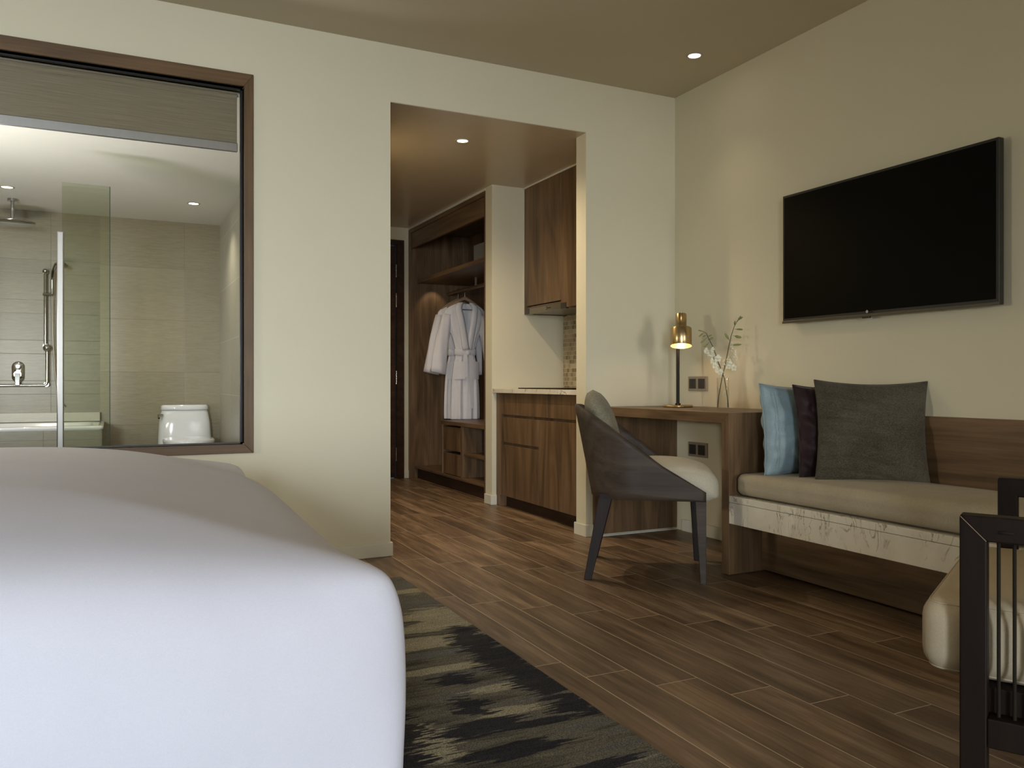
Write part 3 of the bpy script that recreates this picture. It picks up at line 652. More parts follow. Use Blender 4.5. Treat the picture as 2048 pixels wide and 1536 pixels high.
# hangers and robes
def robe(cx_, cy_, label, hlabel, seed):
    h = thing('coat_hanger', hlabel, 'hanger', (cx_, cy_, 1.70), 0, 'wooden hangers on the wardrobe rail')
    pts = [(cx_+x, cy_, 1.668-abs(x)**1.2*.78) for x in [(-.17+.017*i) for i in range(21)]]
    build('hanger_arms', MB().tube(pts, [.010+.007*(1-abs(i-10)/10) for i in range(21)], 10), M['hanger'], h)
    build('hanger_bar', MB().tube([(cx_-.12, cy_, 1.565), (cx_+.12, cy_, 1.565)], .004, 8), M['hook'], h)
    hk = [(cx_, cy_, 1.68), (cx_, cy_, 1.715)]+[(cx_+.022*math.sin(a), cy_, 1.747-.022*math.cos(a)) for a in [math.radians(d_) for d_ in range(0, 250, 25)]]
    build('hook', MB().tube(hk, .0026, 8), M['hook'], h)
    r = thing('bathrobe', label, 'bathrobe', (cx_, cy_, 1.0), 0, 'white bathrobes in the wardrobe')
    rnd = random.Random(seed); ph = [rnd.random()*6 for _ in range(6)]
    # body loft: level z, half width, depth, centre shift
    lv = [(.56, .138, .07), (.64, .139, .07), (.78, .137, .066), (.95, .128, .062), (1.06, .113, .056), (1.13, .096, .05), (1.17, .088, .048), (1.21, .095, .050), (1.30, .122, .054), (1.38, .158, .056), (1.46, .200, .055), (1.53, .212, .05), (1.575, .18, .042), (1.605, .120, .032), (1.622, .072, .026)]
    rows = []; n = 64
    for z, hw, dp in lv:
        row = []
        for k in range(n):
            a = 2*PI*k/n; fold = 0
            amp = .010 if z < 1.1 else .005
            fold = amp*math.sin(a*9+ph[0]+z*1.2)+amp*.6*math.sin(a*15+ph[1]-z*2)
            if abs(z-1.17) < .06: fold += .004*math.sin(a*21+ph[2])
            x = (hw+fold*.5)*math.cos(a); y = (dp+fold)*math.sin(a)
            row.append((cx_+x, cy_+y, z))
        rows.append(row)
    m = MB(); fs = []
    # open V neck at the front (y<0)
    for i in range(len(rows)-1):
        for j in range(n):
            j2 = (j+1) % n; x = (rows[i][j][0]+rows[i][j2][0]+rows[i+1][j][0]+rows[i+1][j2][0])/4-cx_; y = rows[i][j][1]-cy_; z = (rows[i][j][2]+rows[i+1][j][2])/2
            vw = max(0, (z-1.25)*.20)
            if y < 0 and abs(x) < vw and z > 1.28: continue
            fs.append((i*n+j, i*n+j2, (i+1)*n+j2, (i+1)*n+j))
    m.add([p for r_ in rows for p in r_], fs, True)
    ob = build('robe_body', m, M['robe'], r); so = ob.modifiers.new('solid', 'SOLIDIFY'); so.thickness = .006; ss_ = ob.modifiers.new('s', 'SUBSURF'); ss_.levels = 1; ss_.render_levels = 1
    for sgn in (-1, 1):
        p0 = Vector((cx_+sgn*.168, cy_, 1.515)); p1 = Vector((cx_+sgn*.275, cy_-.03, .985)); rows = []
        for i in range(12):
            f = i/11; c = p0.lerp(p1, f); c.x += sgn*.010*math.sin(f*PI); ax = (p1-p0).normalized(); sd = Vector((-ax.z, 0, ax.x))*sgn
            w_ = .052+.022*f; dp = .036+.012*f; row = []
            for k in range(24):
                a = 2*PI*k/24; q = .004*math.sin(a*5+f*7+ph[3])
                row.append(tuple(c+sd*(w_+q)*math.cos(a)+Vector((0, 1, 0))*(dp+q)*math.sin(a)))
            rows.append(row)
        o_ = build('sleeve', MB().grid(rows, cu=True), M['robe'], r); so = o_.modifiers.new('solid', 'SOLIDIFY'); so.thickness = .006
        # shawl collar band
        cl = []
        for i in range(15):
            f = i/14; z = 1.20+.425*f; hw = .008+.078*f**1.05 if f < .92 else .079
            y = cy_-.058-.004*math.sin(f*PI) if z < 1.5 else cy_-.058+(z-1.5)*.22
            xx = cx_+sgn*(hw if f < .9 else hw-(f-.9)*.3)
            cl.append([(xx-sgn*.022, y-.006, z), (xx, y-.013, z), (xx+sgn*.028, y-.010, z-.006), (xx+sgn*.036, y-.001, z-.008)])
        o_ = build('collar', MB().grid(cl), M['robe'], r); so = o_.modifiers.new('solid', 'SOLIDIFY'); so.thickness = .007
    # belt, knot, tails, pockets, loop
    rows = []
    for z_, e_ in ((1.135, .004), (1.14, .010), (1.175, .012), (1.19, .010), (1.195, .004)):
        rows.append([(cx_+(.094+e_)*math.cos(2*PI*k/40), cy_+(.054+e_)*math.sin(2*PI*k/40), z_+.012*abs(math.cos(2*PI*k/40))) for k in range(40)])
    belt = build('belt', MB().grid(rows, cu=True), M['robe'], r)
    build('belt_knot', MB().ell((cx_, cy_-.074, 1.165), (.022, .014, .024)).grid([[(cx_-.045+.01*i*0-.002*i, cy_-.072-.001*i, 1.15-.05*i), (cx_-.012+.001*i, cy_-.082, 1.15-.05*i)] for i in range(5)]).grid([[(cx_+.004+.002*i, cy_-.082, 1.15-.06*i), (cx_+.042+.001*i, cy_-.076, 1.145-.06*i)] for i in range(9)]), M['robe'], belt)
    for sgn in (-1, 1):
        build('pocket', MB().grid([[(cx_+sgn*(.030+.092*u_), cy_-.082+.045*u_**2, .93+.16*v_) for u_ in (0, .33, .66, 1)] for v_ in (0, .5, 1)]), M['robe'], ob)
    build('hanging_loop', MB().tube([(cx_-.025, cy_+.028, 1.585), (cx_-.015, cy_+.022, 1.565), (cx_+.015, cy_+.022, 1.565), (cx_+.025, cy_+.028, 1.585)], .004, 6), M['robe'], ob)
robe(2.88, 6.87, 'white belted bathrobe hanging in front, nearer the bedroom', 'wooden hanger holding the front bathrobe', 3)
robe(2.88, 7.03, 'white bathrobe mostly hidden behind the belted front robe', 'wooden hanger holding the rear bathrobe', 5)

# ================================================================ desk
dk = thing('desk', 'built-in walnut desk in the corner with waterfall end panel', 'desk', (2.85, 3.5, 0))
DY0 = 2.968
build('desk_top', MB().hexa([(2.575, DY0+.05, .708), (XR-.001, DY0+.05, .708), (XR-.001, YB-.001, .708), (2.575, YB-.001, .708), (2.575, DY0, .758), (XR-.001, DY0, .758), (XR-.001, YB-.001, .758), (2.575, YB-.001, .758)]), M['wy'], dk, bevel=.0012)
build('end_panel', MB().hexa([(2.575, DY0, .004), (XR-.001, DY0, .004), (XR-.001, DY0+.05, .004), (2.575, DY0+.05, .004), (2.575, DY0, .758), (XR-.001, DY0, .758), (XR-.001, DY0+.05, .708), (2.575, DY0+.05, .708)]), M['wz'], dk, bevel=.0012)
build('wall_panel', B(2.519, XR-.001, YB-.022, YB-.001, .012, .7075), M['wz'], dk, bevel=.001)
build('floor_seal', B(2.53, XR-.001, YB-.027, YB-.023, 0, .005), M['skirt'], dk)

# lamp
LX, LY, LZ = 2.911, 3.787, .7585
lp = thing('table_lamp', 'lit brass and black table lamp on the desk', 'lamp', (LX, LY, LZ))
build('base', MB().cap_lathe([(.083, LZ), (.085, LZ+.003), (.085, LZ+.011), (.082, LZ+.013)], (LX, LY, 0), 48), M['brass'], lp)
build('pole', MB().tube([(LX, LY, LZ+.013), (LX, LY, LZ+.45)], .0095, 16).tube([(LX, LY, LZ+.013), (LX, LY, LZ+.022)], .016, 20), M['blackpole'], lp)
tilt = math.radians(13)
toc = Vector((-.61, -.79, 0)); axis = Vector((0, 0, 1)).cross(toc).normalized()
R4 = Matrix.Rotation(-tilt, 4, axis)       # top leans away from the bed side, mouth opens towards it
sc_ = Vector((LX, LY, 1.106))+toc*.080+Vector((.898, -.439, 0))*.018
def shade_rows():
    return [(.0585, 0), (.0595, .001), (.0595, .100), (.0585, .103), (.031, .1035), (.031, .185), (.0295, .188)]
T4 = Matrix.Translation(sc_) @ R4
m = MB(); m.lathe(shade_rows()+[(.001, .188)], (0, 0, 0), 40, True, T4); shd = build('shade', m, M['brass'], lp)
m = MB(); m.lathe([(.0583, .0005), (.0575, .098), (.02, .100), (.001, .1005)], (0, 0, 0), 40, True, T4); build('shade_lining', m, M['shadein'], shd)
build('shade_bracket', MB().tube([(LX, LY, 1.24), tuple(T4 @ Vector((0, 0, .13)))], .007, 10), M['brass'], lp)
bp = T4 @ Vector((0, 0, .045)); build('bulb', MB().ell(bp, (.019, .019, .024)), M['bulb'], shd)
bl_ = T4 @ Vector((0, 0, .012))
light('POINT', 'table_lamp_light', bl_, (0, 0, 0), 0.55, (1, .84, .62), shadow_soft_size=.016)

# vase with orchids
VX, VY = 2.968, 3.469
vs = thing('glass_vase', 'clear glass vase holding water and two orchid stems', 'vase', (VX, VY, LZ))
build('vase_glass', MB().lathe([(.001, LZ+.0005), (.030, LZ+.0005), (.0325, LZ+.004), (.0325, LZ+.165), (.0315, LZ+.166), (.0300, LZ+.165), (.0300, LZ+.008), (.001, LZ+.007)], (VX, VY, 0), 32), M['vase'], vs)
build('water', MB().lathe([(.001, LZ+.009), (.0295, LZ+.009), (.0295, LZ+.118), (.001, LZ+.118)], (VX, VY, 0), 32), M['water'], vs)
RV = Vector((.8984, -.4391, 0)); FV = Vector((.4391, .8984, 0))
def vp(u, v, dpt=0):   # a point on the upright plane through the vase
    s_ = 4.42/1631
    return Vector((VX, VY, .9))+RV*((u-1446)*s_)+Vector((0, 0, 1))*((765-v)*s_)+FV*dpt
def bud(parent, base, tip, r):
    d = tip-base; rot = d.to_track_quat('Z', 'Y').to_matrix(); L = d.length
    bo = build('bud', MB().ell(base+d*.62, (r, r, L*.40), rot, 8, 7), M['bud'], parent)
    build('bud_stalk', MB().tube([base, base+d*.3], .0009, 5), M['stem'], bo)
def blossom(parent, c, size, face, rnd):
    m = MB(); q = face.to_track_quat('Z', 'Y').to_matrix()
    for k in range(5):
        a = 2*PI*k/5+rnd.random()*.4; L = size*(1.0 if k % 2 else .85); rows = []
        for i in range(6):
            f = i/5; wd = size*.42*math.sin(PI*min(1, f*.93+.07))**.8; row = []
            for j in range(5):
                g_ = (j-2)/2; row.append(Vector((f*L, g_*wd, size*(.25*f*f-.12*g_*g_+.08*math.sin(5*f+k)))))
            rows.append(row)
        Rz = Matrix.Rotation(a, 3, 'Z'); m.grid([[Vector(c)+q @ (Rz @ p) for p in r_] for r_ in rows])
    m.ell(Vector(c)+q @ Vector((0, 0, size*.25)), (size*.2, size*.25, size*.3), q, 8, 6)
    build('blossom', m, M['petal'], parent)
rnd = random.Random(11)
s1 = thing('orchid_stem', 'orchid stem leaning left in the vase, drooping bud tip', 'flower', tuple(vp(1446, 815)), 0, 'orchid stems in the vase')
L1 = [(1456.5, 815, .0), (1455, 795, .0), (1448, 757, -.01), (1440, 737, -.015), (1432, 716, -.02), (1424, 693, -.02), (1416, 678, -.02), (1411, 667, -.02), (1404, 663, -.02)]
build('stem', MB().tube([vp(*p) for p in L1], [.0022]*4+[.002]*3+[.0014, .001], 8), M['stem'], s1)
for b_, t2, r in (((1404, 663), (1394, 661), .0035), ((1406, 666), (1395, 674), .0045), ((1411, 671), (1403, 674), .004), ((1412, 676), (1399, 686), .005), ((1415, 680), (1424, 676), .006), ((1417, 685), (1405, 695), .0055), ((1413, 674), (1421, 670), .004)):
    bud(s1, vp(*b_, -.02), vp(*t2, -.03), r)
for u, v, s_ in ((1412, 703, .017), (1419, 706, .018), (1427, 712, .021), (1433, 717, .018), (1424, 722, .016), (1428, 731, .015), (1436, 727, .017), (1431, 741, .015), (1438, 744, .014), (1422, 700, .013)):
    blossom(s1, vp(u, v, -.02+rnd.uniform(-.02, .02)), s_*1.35, Vector((rnd.uniform(-.9, .3), -1, rnd.uniform(-.3, .5))), rnd)
s2 = thing('orchid_stem', 'orchid stem leaning right in the vase, tallest with upright bud tip', 'flower', tuple(vp(1440, 815)), 0, 'orchid stems in the vase')
L2 = [(1435.5, 815, .0), (1438, 790, .0), (1445, 757, .01), (1452, 727, .01), (1459, 692, .01), (1464, 670, .01), (1470, 652, .01), (1477, 640, .01), (1484, 634, .01)]
build('stem', MB().tube([vp(*p) for p in L2], [.0024]*5+[.002, .0016, .0012, .0008], 8), M['stem'], s2)
for b_, t2, r in (((1476, 643), (1482, 632), .0055), ((1470, 652), (1470, 642), .005), ((1470, 658), (1486, 659), .005), ((1461, 682), (1450, 667), .0065), ((1467, 671), (1483, 675), .0075), ((1462, 690), (1483, 689), .0055), ((1478, 640), (1486, 634), .003)):
    bud(s2, vp(*b_, .01), vp(*t2, .0), r)
for u, v, s_ in ((1467, 690, .016), (1463, 697, .015), (1470, 706, .014), (1468, 714, .015), (1459, 719, .018), (1453, 724, .018), (1446, 728, .02), (1463, 727, .017), (1469, 735, .018), (1457, 733, .015), (1474, 717, .010)):
    blossom(s2, vp(u, v, .01+rnd.uniform(-.02, .02)), s_*1.3, Vector((rnd.uniform(-.3, .9), -1, rnd.uniform(-.3, .5))), rnd)

# power sockets
def socket(z0, z1, label):
    y0, y1 = 3.767, 3.941; x = XR-.001
    t = thing('power_socket', label, 'socket', (x, (y0+y1)/2, (z0+z1)/2), 0, 'twin wall sockets by the desk')
    build('plate', B(x-.008, x, y0, y1, z0, z1), M['bronze'], t, bevel=.002)
    smod = build('socket_module', B(x-.0105, x-.0082, 3.868, 3.928, z0+.014, z1-.014), M['socket'], t, bevel=.001)
    build('data_module', B(x-.0105, x-.0082, 3.786, 3.846, z0+.014, z1-.014), M['socket'], t, bevel=.001)
    m = MB(); c = (z0+z1)/2
    for dy, dz in ((0, .004), (-.012, .018), (.012, .018), (-.012, -.016), (.012, -.016), (0, -.008)):
        m.box(x-.0112, x-.0104, 3.898+dy-.002, 3.898+dy+.002, c+dz-.004, c+dz+.004)
    build('socket_slots', m, M['black'], smod)
socket(.850, .936, 'bronze twin wall socket above the desk top'); socket(.459, .545, 'bronze twin wall socket under the desk')

# ================================================================ television
TY0, TY1, TZ0, TZ1 = 1.991, 3.116, 1.200, 1.844
tv = thing('television', 'black flat screen television mounted on the right wall', 'television', (3.08, 2.55, 1.52))
tvb = build('tv_body', B(3.053, 3.085, TY0, TY1, TZ0, TZ1), M['black'], tv, bevel=.003)
build('screen', B(3.0505, 3.0528, TY0+.012, TY1-.012, TZ0+.022, TZ1-.012), M['screen'], tv, bevel=.0005)
build('lower_bezel', B(3.049, 3.056, TY0, TY1, TZ0-.002, TZ0+.010), M['bezel'], tv, bevel=.001)
build('rear_housing', B(3.085, 3.105, 2.2, 2.9, 1.28, 1.75), M['black'], tv, bevel=.008)
build('wall_bracket', B(3.1052, XR-.0005, 2.35, 2.75, 1.4, 1.65), M['black'], tv)
build('power_sensor', B(3.047, 3.06, 2.585, 2.625, TZ0-.010, TZ0-.002), M['black'], tvb, bevel=.002)
mb = text_mesh('LG', .017, 'maker_logo'); m = MB()
lvts = [(3.0495, 2.588-v[0], TZ0+.0135+v[1]) for v in mb.v]; m.add(lvts, mb.f)
ctr = (3.0495, 2.598, TZ0+.0195)
m.add([(3.0497, ctr[1]+.0068*math.cos(2*PI*k/20), ctr[2]+.0068*math.sin(2*PI*k/20)) for k in range(20)], [tuple(range(20))])
build('maker_logo', m, M['logo'], tvb)

# ================================================================ bench
bn = thing('bench', 'built-in wall bench with marble apron and walnut back', 'bench', (2.85, 1.7, 0))
build('backrest', B(3.094, XR-.001, .35, DY0-.001, .376, .757), M['wy'], bn, bevel=.001)
build('marble_slab', B(2.575, 3.093, .35, DY0-.001, .343, .373), M['marble'], bn, bevel=.0015)
build('marble_apron', B(2.575, 2.60, .35, DY0-.001, .244, .3415), M['marble'], bn, bevel=.001)
build('kick_panel', B(2.775, 2.795, .35, DY0-.001, .012, .343), M['wy'], bn, bevel=.001)
build('side_support', B(2.7955, 3.09, .35, .40, 0, .34), M['wz'], bn)
rb = rbox(2.842, 1.645, .4275, .248, 1.31, .050, .036, 26, .022, 0, 0)
def wr(p):
    x, y, z = p
    if x < 2.64: z += 0; x -= .006*math.exp(-((z-.43)/.03)**2)*(math.sin(y*38)*math.exp(-((y-2.85)/.22)**2)+.25*math.sin(y*9)); 
    return (x, y, z)
rb.v = [wr(p) for p in rb.v]
cu = build('seat_cushion', rb, M['seat'], None, weld=True); tag(cu, 'long beige upholstered cushion lying on the wall bench', 'cushion')

def pillow(name, label, mat, c, w_, h_, th, rz, lean, roll=0, seed=1, seam=False, wrk=.006, creases=0, group='scatter cushions on the bench'):
    t = thing(name, label, 'pillow', c, rz, group)
    N = 36 if not creases else 84
    def surf(sg):
        rows = []
        for j in range(N+1):
            v = -1+2*j/N; row = []
            for i in range(N+1):
                u = -1+2*i/N
                k = max(0, (1-abs(u)**2.6))*max(0, (1-abs(v)**2.6)); k = k**.55
                x = w_/2*u*(1-.075*(1-v*v)); z = h_/2*v*(1-.085*(1-u*u))
                nn = noise.noise(Vector((u*2.2+seed, v*2.2, sg*3)))*wrk*1.6+noise.noise(Vector((u*7+seed, v*7, sg)))*wrk*.7
                edge = wrk*1.3*math.sin((v*13+u*3+seed))*(abs(u)**6)
                y = sg*(th/2*k)+(nn+edge)*min(1, k*2)
                if creases:
                    q_ = ((v+.04*math.sin(u*3)+.08*u)*creases/2) % 1.0
                    y -= sg*.009*math.exp(-((q_-.5)/.13)**2)*max(0, .62-u*.62)*min(1, k*2)
                row.append(Vector((x, y, z)))
            rows.append(row if sg > 0 else row[::-1])
        return rows
    Q = Matrix.Rotation(lean, 3, 'X') @ Matrix.Rotation(roll, 3, 'Y')
    m = MB()
    for sg in (-1, 1): m.grid([[Q @ p+Vector((0, 0, h_/2)) for p in r_] for r_ in surf(sg)])
    cov = build('cover', m, mat, t, world=False, weld=True)
    ring = []
    for i in range(N): ring.append((-1+2*i/N, -1))
    for i in range(N): ring.append((1, -1+2*i/N))
    for i in range(N): ring.append((1-2*i/N, 1))
    for i in range(N+1): ring.append((-1, 1-2*i/N))
    pts = [Q @ Vector((w_/2*u*(1-.075*(1-v*v)), 0, h_/2*v*(1-.085*(1-u*u))))+Vector((0, 0, h_/2)) for u, v in ring]
    build('piping', MB().tube(pts, .0022, 6), mat, cov, world=False)
    if seam:
        q = [Q @ Vector((-w_*.40, -th*.30-.02*(1-(v)**2), h_/2*v))+Vector((0, 0, h_/2)) for v in [-.8+.1*i for i in range(17)]]
        build('seam', MB().tube(q, .0012, 5), mat, cov, world=False)
    return t
pillow('scatter_cushion', 'light blue satin cushion nearest the desk panel', M['blue'], (2.872, 2.825, .468), .46, .425, .15, 0, math.radians(-6), math.radians(1), 2, True, .008)
pillow('scatter_cushion', 'dark maroon velvet cushion between blue and taupe ones', M['maroon'], (2.905, 2.635, .462), .40, .43, .12, math.radians(-16), math.radians(-8), 0, 5, False, .012)
pillow('scatter_cushion', 'large taupe woven cushion at the front of the bench trio', M['olive'], (2.905, 2.455, .458), .455, .455, .13, math.radians(-40), math.radians(-12), math.radians(1.0), 8, False, .006, 8)

# ================================================================ desk chair
ch = thing('desk_chair', 'curved dark veneer tub chair with linen seat at the desk', 'chair', (2.07, 3.39, 0), math.radians(-35.42))
# local: x forward from rear foot, y left; near side y=-.25 ; origin at middle rear
ch.location = (1.955+.5796*.245, 3.202+.8149*.245, 0)
def top_z(x):
    tb = [(-.10, .80), (-.06, .793), (0, .762), (.143, .664), (.334, .523), (.525, .408)]
    for (a, za), (b, zb) in zip(tb, tb[1:]):
        if x <= b: return za+(zb-za)*(x-a)/(b-a)
    return .408
HWd = .262
def plan(t):   # t in [-1,1] : right front -> back -> left front ; returns base x,y
    s_ = abs(t); sg = 1 if t > 0 else -1
    if s_ > .5:
        f = (s_-.5)/.5; return (.215+.31*f, sg*(HWd-.004*(1-f)))
    a = s_/.5*PI/2
    return (.215-.215*math.cos(a)**.80 if s_ < .4999 else .215, sg*HWd*math.sin(a)**.85)
N = 64; outer, inner = [], []
for i in range(N+1):
    t_i = -1+2*i/N; x, y = plan(t_i); 
    back = max(0, 1-abs(t_i)/.62); 
    co, ci = [], []
    for j in range(9):
        f = j/8; zt0 = top_z(x-.075*back**.8)
        z = .367+(zt0-.367)*f; lean = .085*back**.8*((z-.367)/.42)
        nx, ny = -(1 if back > 0 else 0)*back, 0
        px = x-lean; py = y*(1+.05*(z-.367)/.42*(1 if abs(t_i) < .5 else max(0, 1-(abs(t_i)-.5)*3)))
        co.append((px, py, z))
        k = .012; cxn, cyn = .25-px if x < .215 else 0, -py
        L_ = math.hypot(cxn, cyn) or 1; ci.append((px+k*cxn/L_, py+k*cyn/L_, z))
    outer.append(co); inner.append(ci)
m = MB(); nrow = N+1
m.grid(outer); m.grid([r_[::-1] for r_ in inner])
m.grid([[o_[-1], i_[-1]] for o_, i_ in zip(outer, inner)], smooth=False); m.grid([[i_[0], o_[0]] for o_, i_ in zip(outer, inner)], smooth=False)
m.grid([[a, b] for a, b in zip(outer[0], inner[0])][::-1], smooth=False); m.grid([[a, b] for a, b in zip(outer[-1], inner[-1])], smooth=False)
build('shell', m, M['chairwood'], ch, world=False, weld=True)
build('seat_frame', B(.05, .505, -.235, .235, .367, .39), M['chairleg'], ch, world=False)
def leg(x0, x1, fx0, fx1, y0, y1, fy0_, fy1_):
    return MB().hexa([(fx0, fy0_, 0), (fx1, fy0_, 0), (fx1, fy1_, 0), (fx0, fy1_, 0), (x0, y0, .368), (x1, y0, .368), (x1, y1, .368), (x0, y1, .368)])
for sg in (-1, 1):
    ya, yb = sorted((sg*.262, sg*.225)); yc, yd = sorted((sg*.262, sg*.232))
    build('leg', leg(.478, .525, .500, .525, ya, yb, yc, yd), M['chairwood' if sg < 0 else 'chairleg'], ch, world=False, bevel=.002)  # near front leg paler as the lit side, far one dark as shaded
    ya, yb = sorted((sg*.225, sg*.175)); yc, yd = sorted((sg*.262, sg*.232))
    build('leg', leg(.045, .105, -.02, .014, ya, yb, yc, yd), M['chairleg'], ch, world=False, bevel=.002)
sc = rbox(.325, 0, .442, .258, .238, .068, .045, 12, .035, 0, .008)
sc.v = [(x-(.02 if z < .40 and x > .5 else 0), y*(1-.10*max(0, (.35-x)/.3)), z-(.025*max(0, (x-.40)/.18)**2)) for x, y, z in sc.v]
build('seat_cushion', sc, M['chairseat'], ch, world=False, weld=True)
# back cushion : rounded tongue
m = MB(); NU, NV = 28, 24
def bc(u, v, sg):    # u across, v up
    W_ = .185*(1-.10*v); top = .74+.125*math.sqrt(max(0, 1-abs(u)**2.4)); z0 = .47; z = z0+(top-z0)*v
    k = (max(0, 1-abs(u)**3))**.5*(max(0, 1-(v**5)))**.5
    xm = .108-.105*v+.03*u*u
    d_ = .078*k*(1.0-.12*v)
    q = noise.noise(Vector((u*4, v*5, sg)))*.006*k
    return (xm+sg*d_+q, u*W_, z)
for sg in (-1, 1):
    rows = [[bc(-1+2*i/NU, j/NV, sg) for i in range(NU+1)] for j in range(NV+1)]
    m.grid(rows if sg > 0 else [r_[::-1] for r_ in rows])
build('back_cushion', m, M['chairback'], ch, world=False, weld=True)

# ================================================================ bed
bd = thing('bed', 'large bed with smooth white duvet in the left foreground', 'bed', (-.7, 2.25, 0))
bx0, bx1, by0, by1 = -1.95, .455, 1.285, 3.20
bcx, bcy, bhx, bhy = (bx0+bx1)/2, (by0+by1)/2, (bx1-bx0)/2, (by1-by0)/2
prof = [(0, .718), (.3, .716), (.5, .712), (.62, .704), (.72, .692), (.80, .676), (.87, .657), (.92, .636), (.955, .612), (.98, .582), (.993, .545), (.998, .50), (.998, .44), (.992, .36), (.978, .28), (.962, .20), (.945, .13)]
def duv(u, v, s_, z):
    a, b = u, v; rc = .05
    x, y = a*bhx, b*bhy
    qx, qy = max(-bhx+rc, min(bhx-rc, x)), max(-bhy+rc, min(bhy-rc, y)); d_ = Vector((x-qx, y-qy))
    if d_.x and d_.y: d_ = d_.normalized()*rc; x, y = qx+d_.x, qy+d_.y
    corner = (abs(a)*abs(b))**6
    if .8 < s_ < 1: s_ = s_+(1-s_)*.85*corner*min(1, (s_-.8)/.1)
    fold = 0
    if z < .5:
        f = (.5-z)/.37; fold = .010*f*noise.noise(Vector((x*2.5, y*2.5, z*.6)))*2+corner*.02*f
    ez = .010*noise.noise(Vector((x*1.4*s_, y*1.4*s_, 0)))*(s_ < .97)
    ang = math.atan2(y, x)
    px, py = x*s_, y*s_
    wy_ = max(0, min(1, (2.45-(bcy+py))/1.12))**1.1; wx_ = max(0, min(1, (px/bhx-.45)/.5)); wx_ = wx_*wx_*(3-2*wx_)
    kz = -(.012+.044*wy_)*wx_*max(0, min(1, (z-.3)/.25))
    wf_ = max(0, min(1, ((bcy+py)-2.45)/.65)); kz -= .030*wf_*wf_*(3-2*wf_)*wx_
    if z >= .5: py *= 1.0
    n_ = Vector((x, y)).normalized()
    return (bcx+px+n_.x*fold, bcy+py+n_.y*fold, z+kz+ez)
K = 30; per = []
for i in range(K): per.append((-1+2*i/K, -1))
for i in range(K): per.append((1, -1+2*i/K))
for i in range(K): per.append((1-2*i/K, 1))
for i in range(K): per.append((-1, 1-2*i/K))
rows = []
for s_, z in prof: rows.append([duv(u, v, max(s_, .004), z) for u, v in per])
dv = build('duvet', MB().grid(rows, cu=True), M['duvet'], bd, sub=2)
build('bed_base', B(bx0+.08, bx1-.10, by0+.08, by1-.10, .0148, .125), M['wdark'], bd)
build('mattress', B(bx0+.05, bx1-.07, by0+.06, by1-.07, .126, .45), M['sheet'], bd, bevel=.03)

# ================================================================ rug
rg = thing('rug', 'x', 'x'); bpy.data.objects.remove(rg)
rows = []
m = MB(); nx_, ny_ = 30, 60; X0, X1, Y0, Y1 = -1.2, 1.18, .55, 3.565
rows = []
for j in range(ny_+1):
    y = Y0+(Y1-Y0)*j/ny_; rows.append([(X0, y, .001)]+[(X0+(X1-X0)*i/nx_+(.003*noise.noise(Vector((0, y*9, 0))) if i == nx_ else 0), y+(.003*noise.noise(Vector((i, 0, 0))) if j == ny_ else 0), .014) for i in range(nx_+1)]+[(X1+.001, y, .001)])
m.grid(rows, smooth=False); m.add(rows[-1], [tuple(range(len(rows[-1])))]); m.add(rows[0], [tuple(range(len(rows[0])))[::-1]])
tag(build('rug', m, M['rug']), 'abstract grey, cream and black pile rug under the bed', 'rug')

# ================================================================ armchair (lower right)
AH = .640
FWD = Vector((-.474, .88, 0)).normalized(); ACR = Vector((.88, .474, 0)).normalized()
A0 = Vector((1.491, 1.052, 0))
ac = thing('armchair', 'dark wood armchair with rope sides and cream seat cushion', 'armchair', tuple(A0), math.atan2(ACR.y, ACR.x))
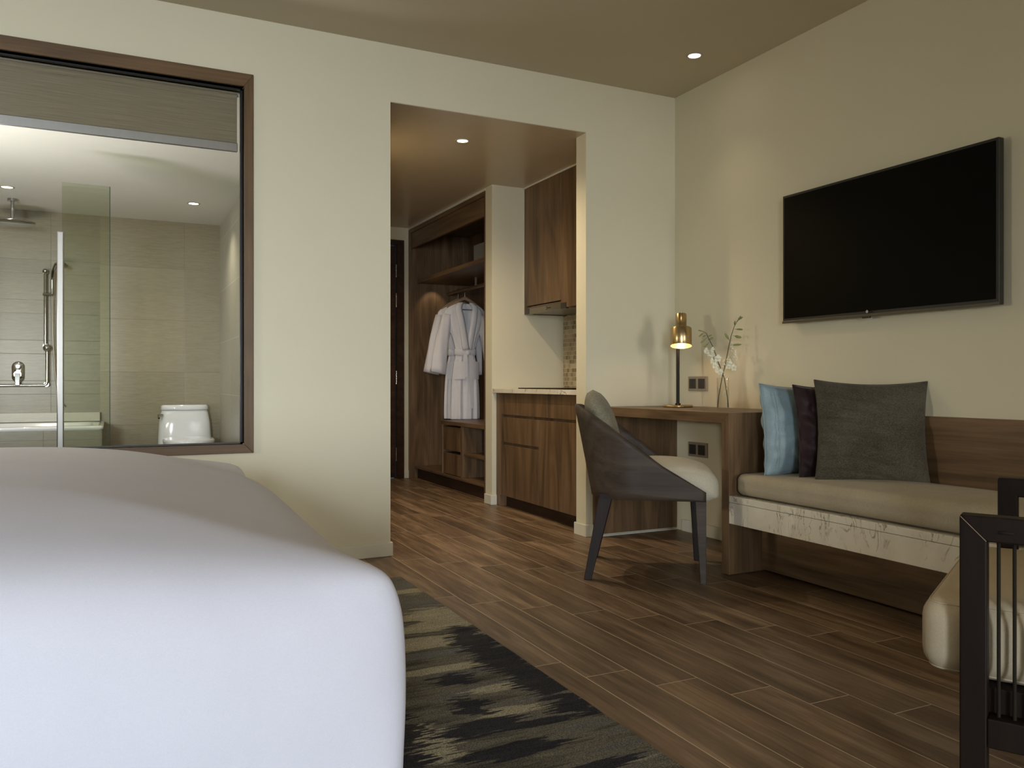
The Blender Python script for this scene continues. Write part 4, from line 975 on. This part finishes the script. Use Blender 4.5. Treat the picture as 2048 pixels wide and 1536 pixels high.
# local: x across (to the far arm), y forward(+) ; near arm at x 0..035, back at y<0
DEP, AW, PW = .72, .80, .047
def arm(xo):
    def bx(name, x0, x1, y0, y1, z0, z1, mat='espresso', bev=.003): return build(name, B(x0, x1, y0, y1, z0, z1), M[mat], ac, world=False, bevel=bev)
    bx('front_post', xo, xo+.042, -PW, 0, 0, AH-.0005)
    bx('rear_post', xo, xo+.042, -DEP, -DEP+PW, 0, AH-.0005)
    build('arm_rail', MB().hexa([(xo, -DEP, AH-.048), (xo+.042, -DEP, AH-.048), (xo+.042, -PW-.0005, AH-.048), (xo, -PW-.0005, AH-.048), (xo-.0005, -DEP, AH), (xo+.0425, -DEP, AH), (xo+.0425, -.0005, AH+.001), (xo-.0005, -.0005, AH+.001)]), M['espresso'], ac, world=False, bevel=.003)
    bx('side_rail', xo, xo+.042, -DEP+PW, -PW, .195, .252)
    for k in range(24):
        y = -PW-.018-.0262*k
        if y < -DEP+PW+.01: break
        build('rope', MB().tube([(xo+.020, y, .2525), (xo+.020+.002*math.sin(k), y, .42), (xo+.020, y, AH-.047)], .0034, 8), M['cord'], ac, world=False)
    for k in range(11):
        y = -PW-.018-.0524*k
        if y-.0262 < -DEP+PW: break
        build('rope_stitch', MB().tube([(xo+.004, y, AH-.028), (xo-.002, y-.004, AH-.027), (xo-.003, y-.013, AH-.0265), (xo-.002, y-.022, AH-.027), (xo+.004, y-.0262, AH-.028)], .0032, 7), M['cord'], ac, world=False)
arm(0); arm(AW-.042)
build('mitre_joint', MB().tube([(-.0004, -.002, AH-.002), (-.0004, -PW+.001, AH-.047)], .0007, 5), M['hanger'], ac, world=False)
build('seat_frame', B(.042, AW-.042, -DEP, -.01, .245, .300), M['espresso'], ac, world=False, bevel=.003)
build('back_frame', B(.042, AW-.042, -DEP, -DEP+.04, .50, AH+.12).box(.042, AW-.042, -DEP, -DEP+.04, .30, .34), M['espresso'], ac, world=False, bevel=.003)
sb = rbox(AW/2, -.265, .380, AW/2-.05, .345, .080, .048, 12, .012, 0, .004)
acs = build('seat_cushion', sb, M['cream'], ac, world=False, weld=True)
hx_, hy_ = AW/2-.064, .331
def pip(z):
    pts = []
    for cx2, cy2, a0 in ((AW/2+hx_-.034, -.265+hy_-.034, 0), (AW/2-hx_+.034, -.265+hy_-.034, 90), (AW/2-hx_+.034, -.265-hy_+.034, 180), (AW/2+hx_-.034, -.265-hy_+.034, 270)):
        for k in range(7): a = math.radians(a0+15*k); pts.append((cx2+.034*math.cos(a), cy2+.034*math.sin(a), z))
    pts.append(pts[0]); return pts
for z in (.4465, .3135): build('piping', MB().tube(pip(z), .0022, 6), M['cream'], acs, world=False)
bk = rbox(AW/2, -DEP+.09, .60, AW/2-.06, .05, .16, .03, 10); build('back_cushion', bk, M['cream'], ac, world=False, weld=True)
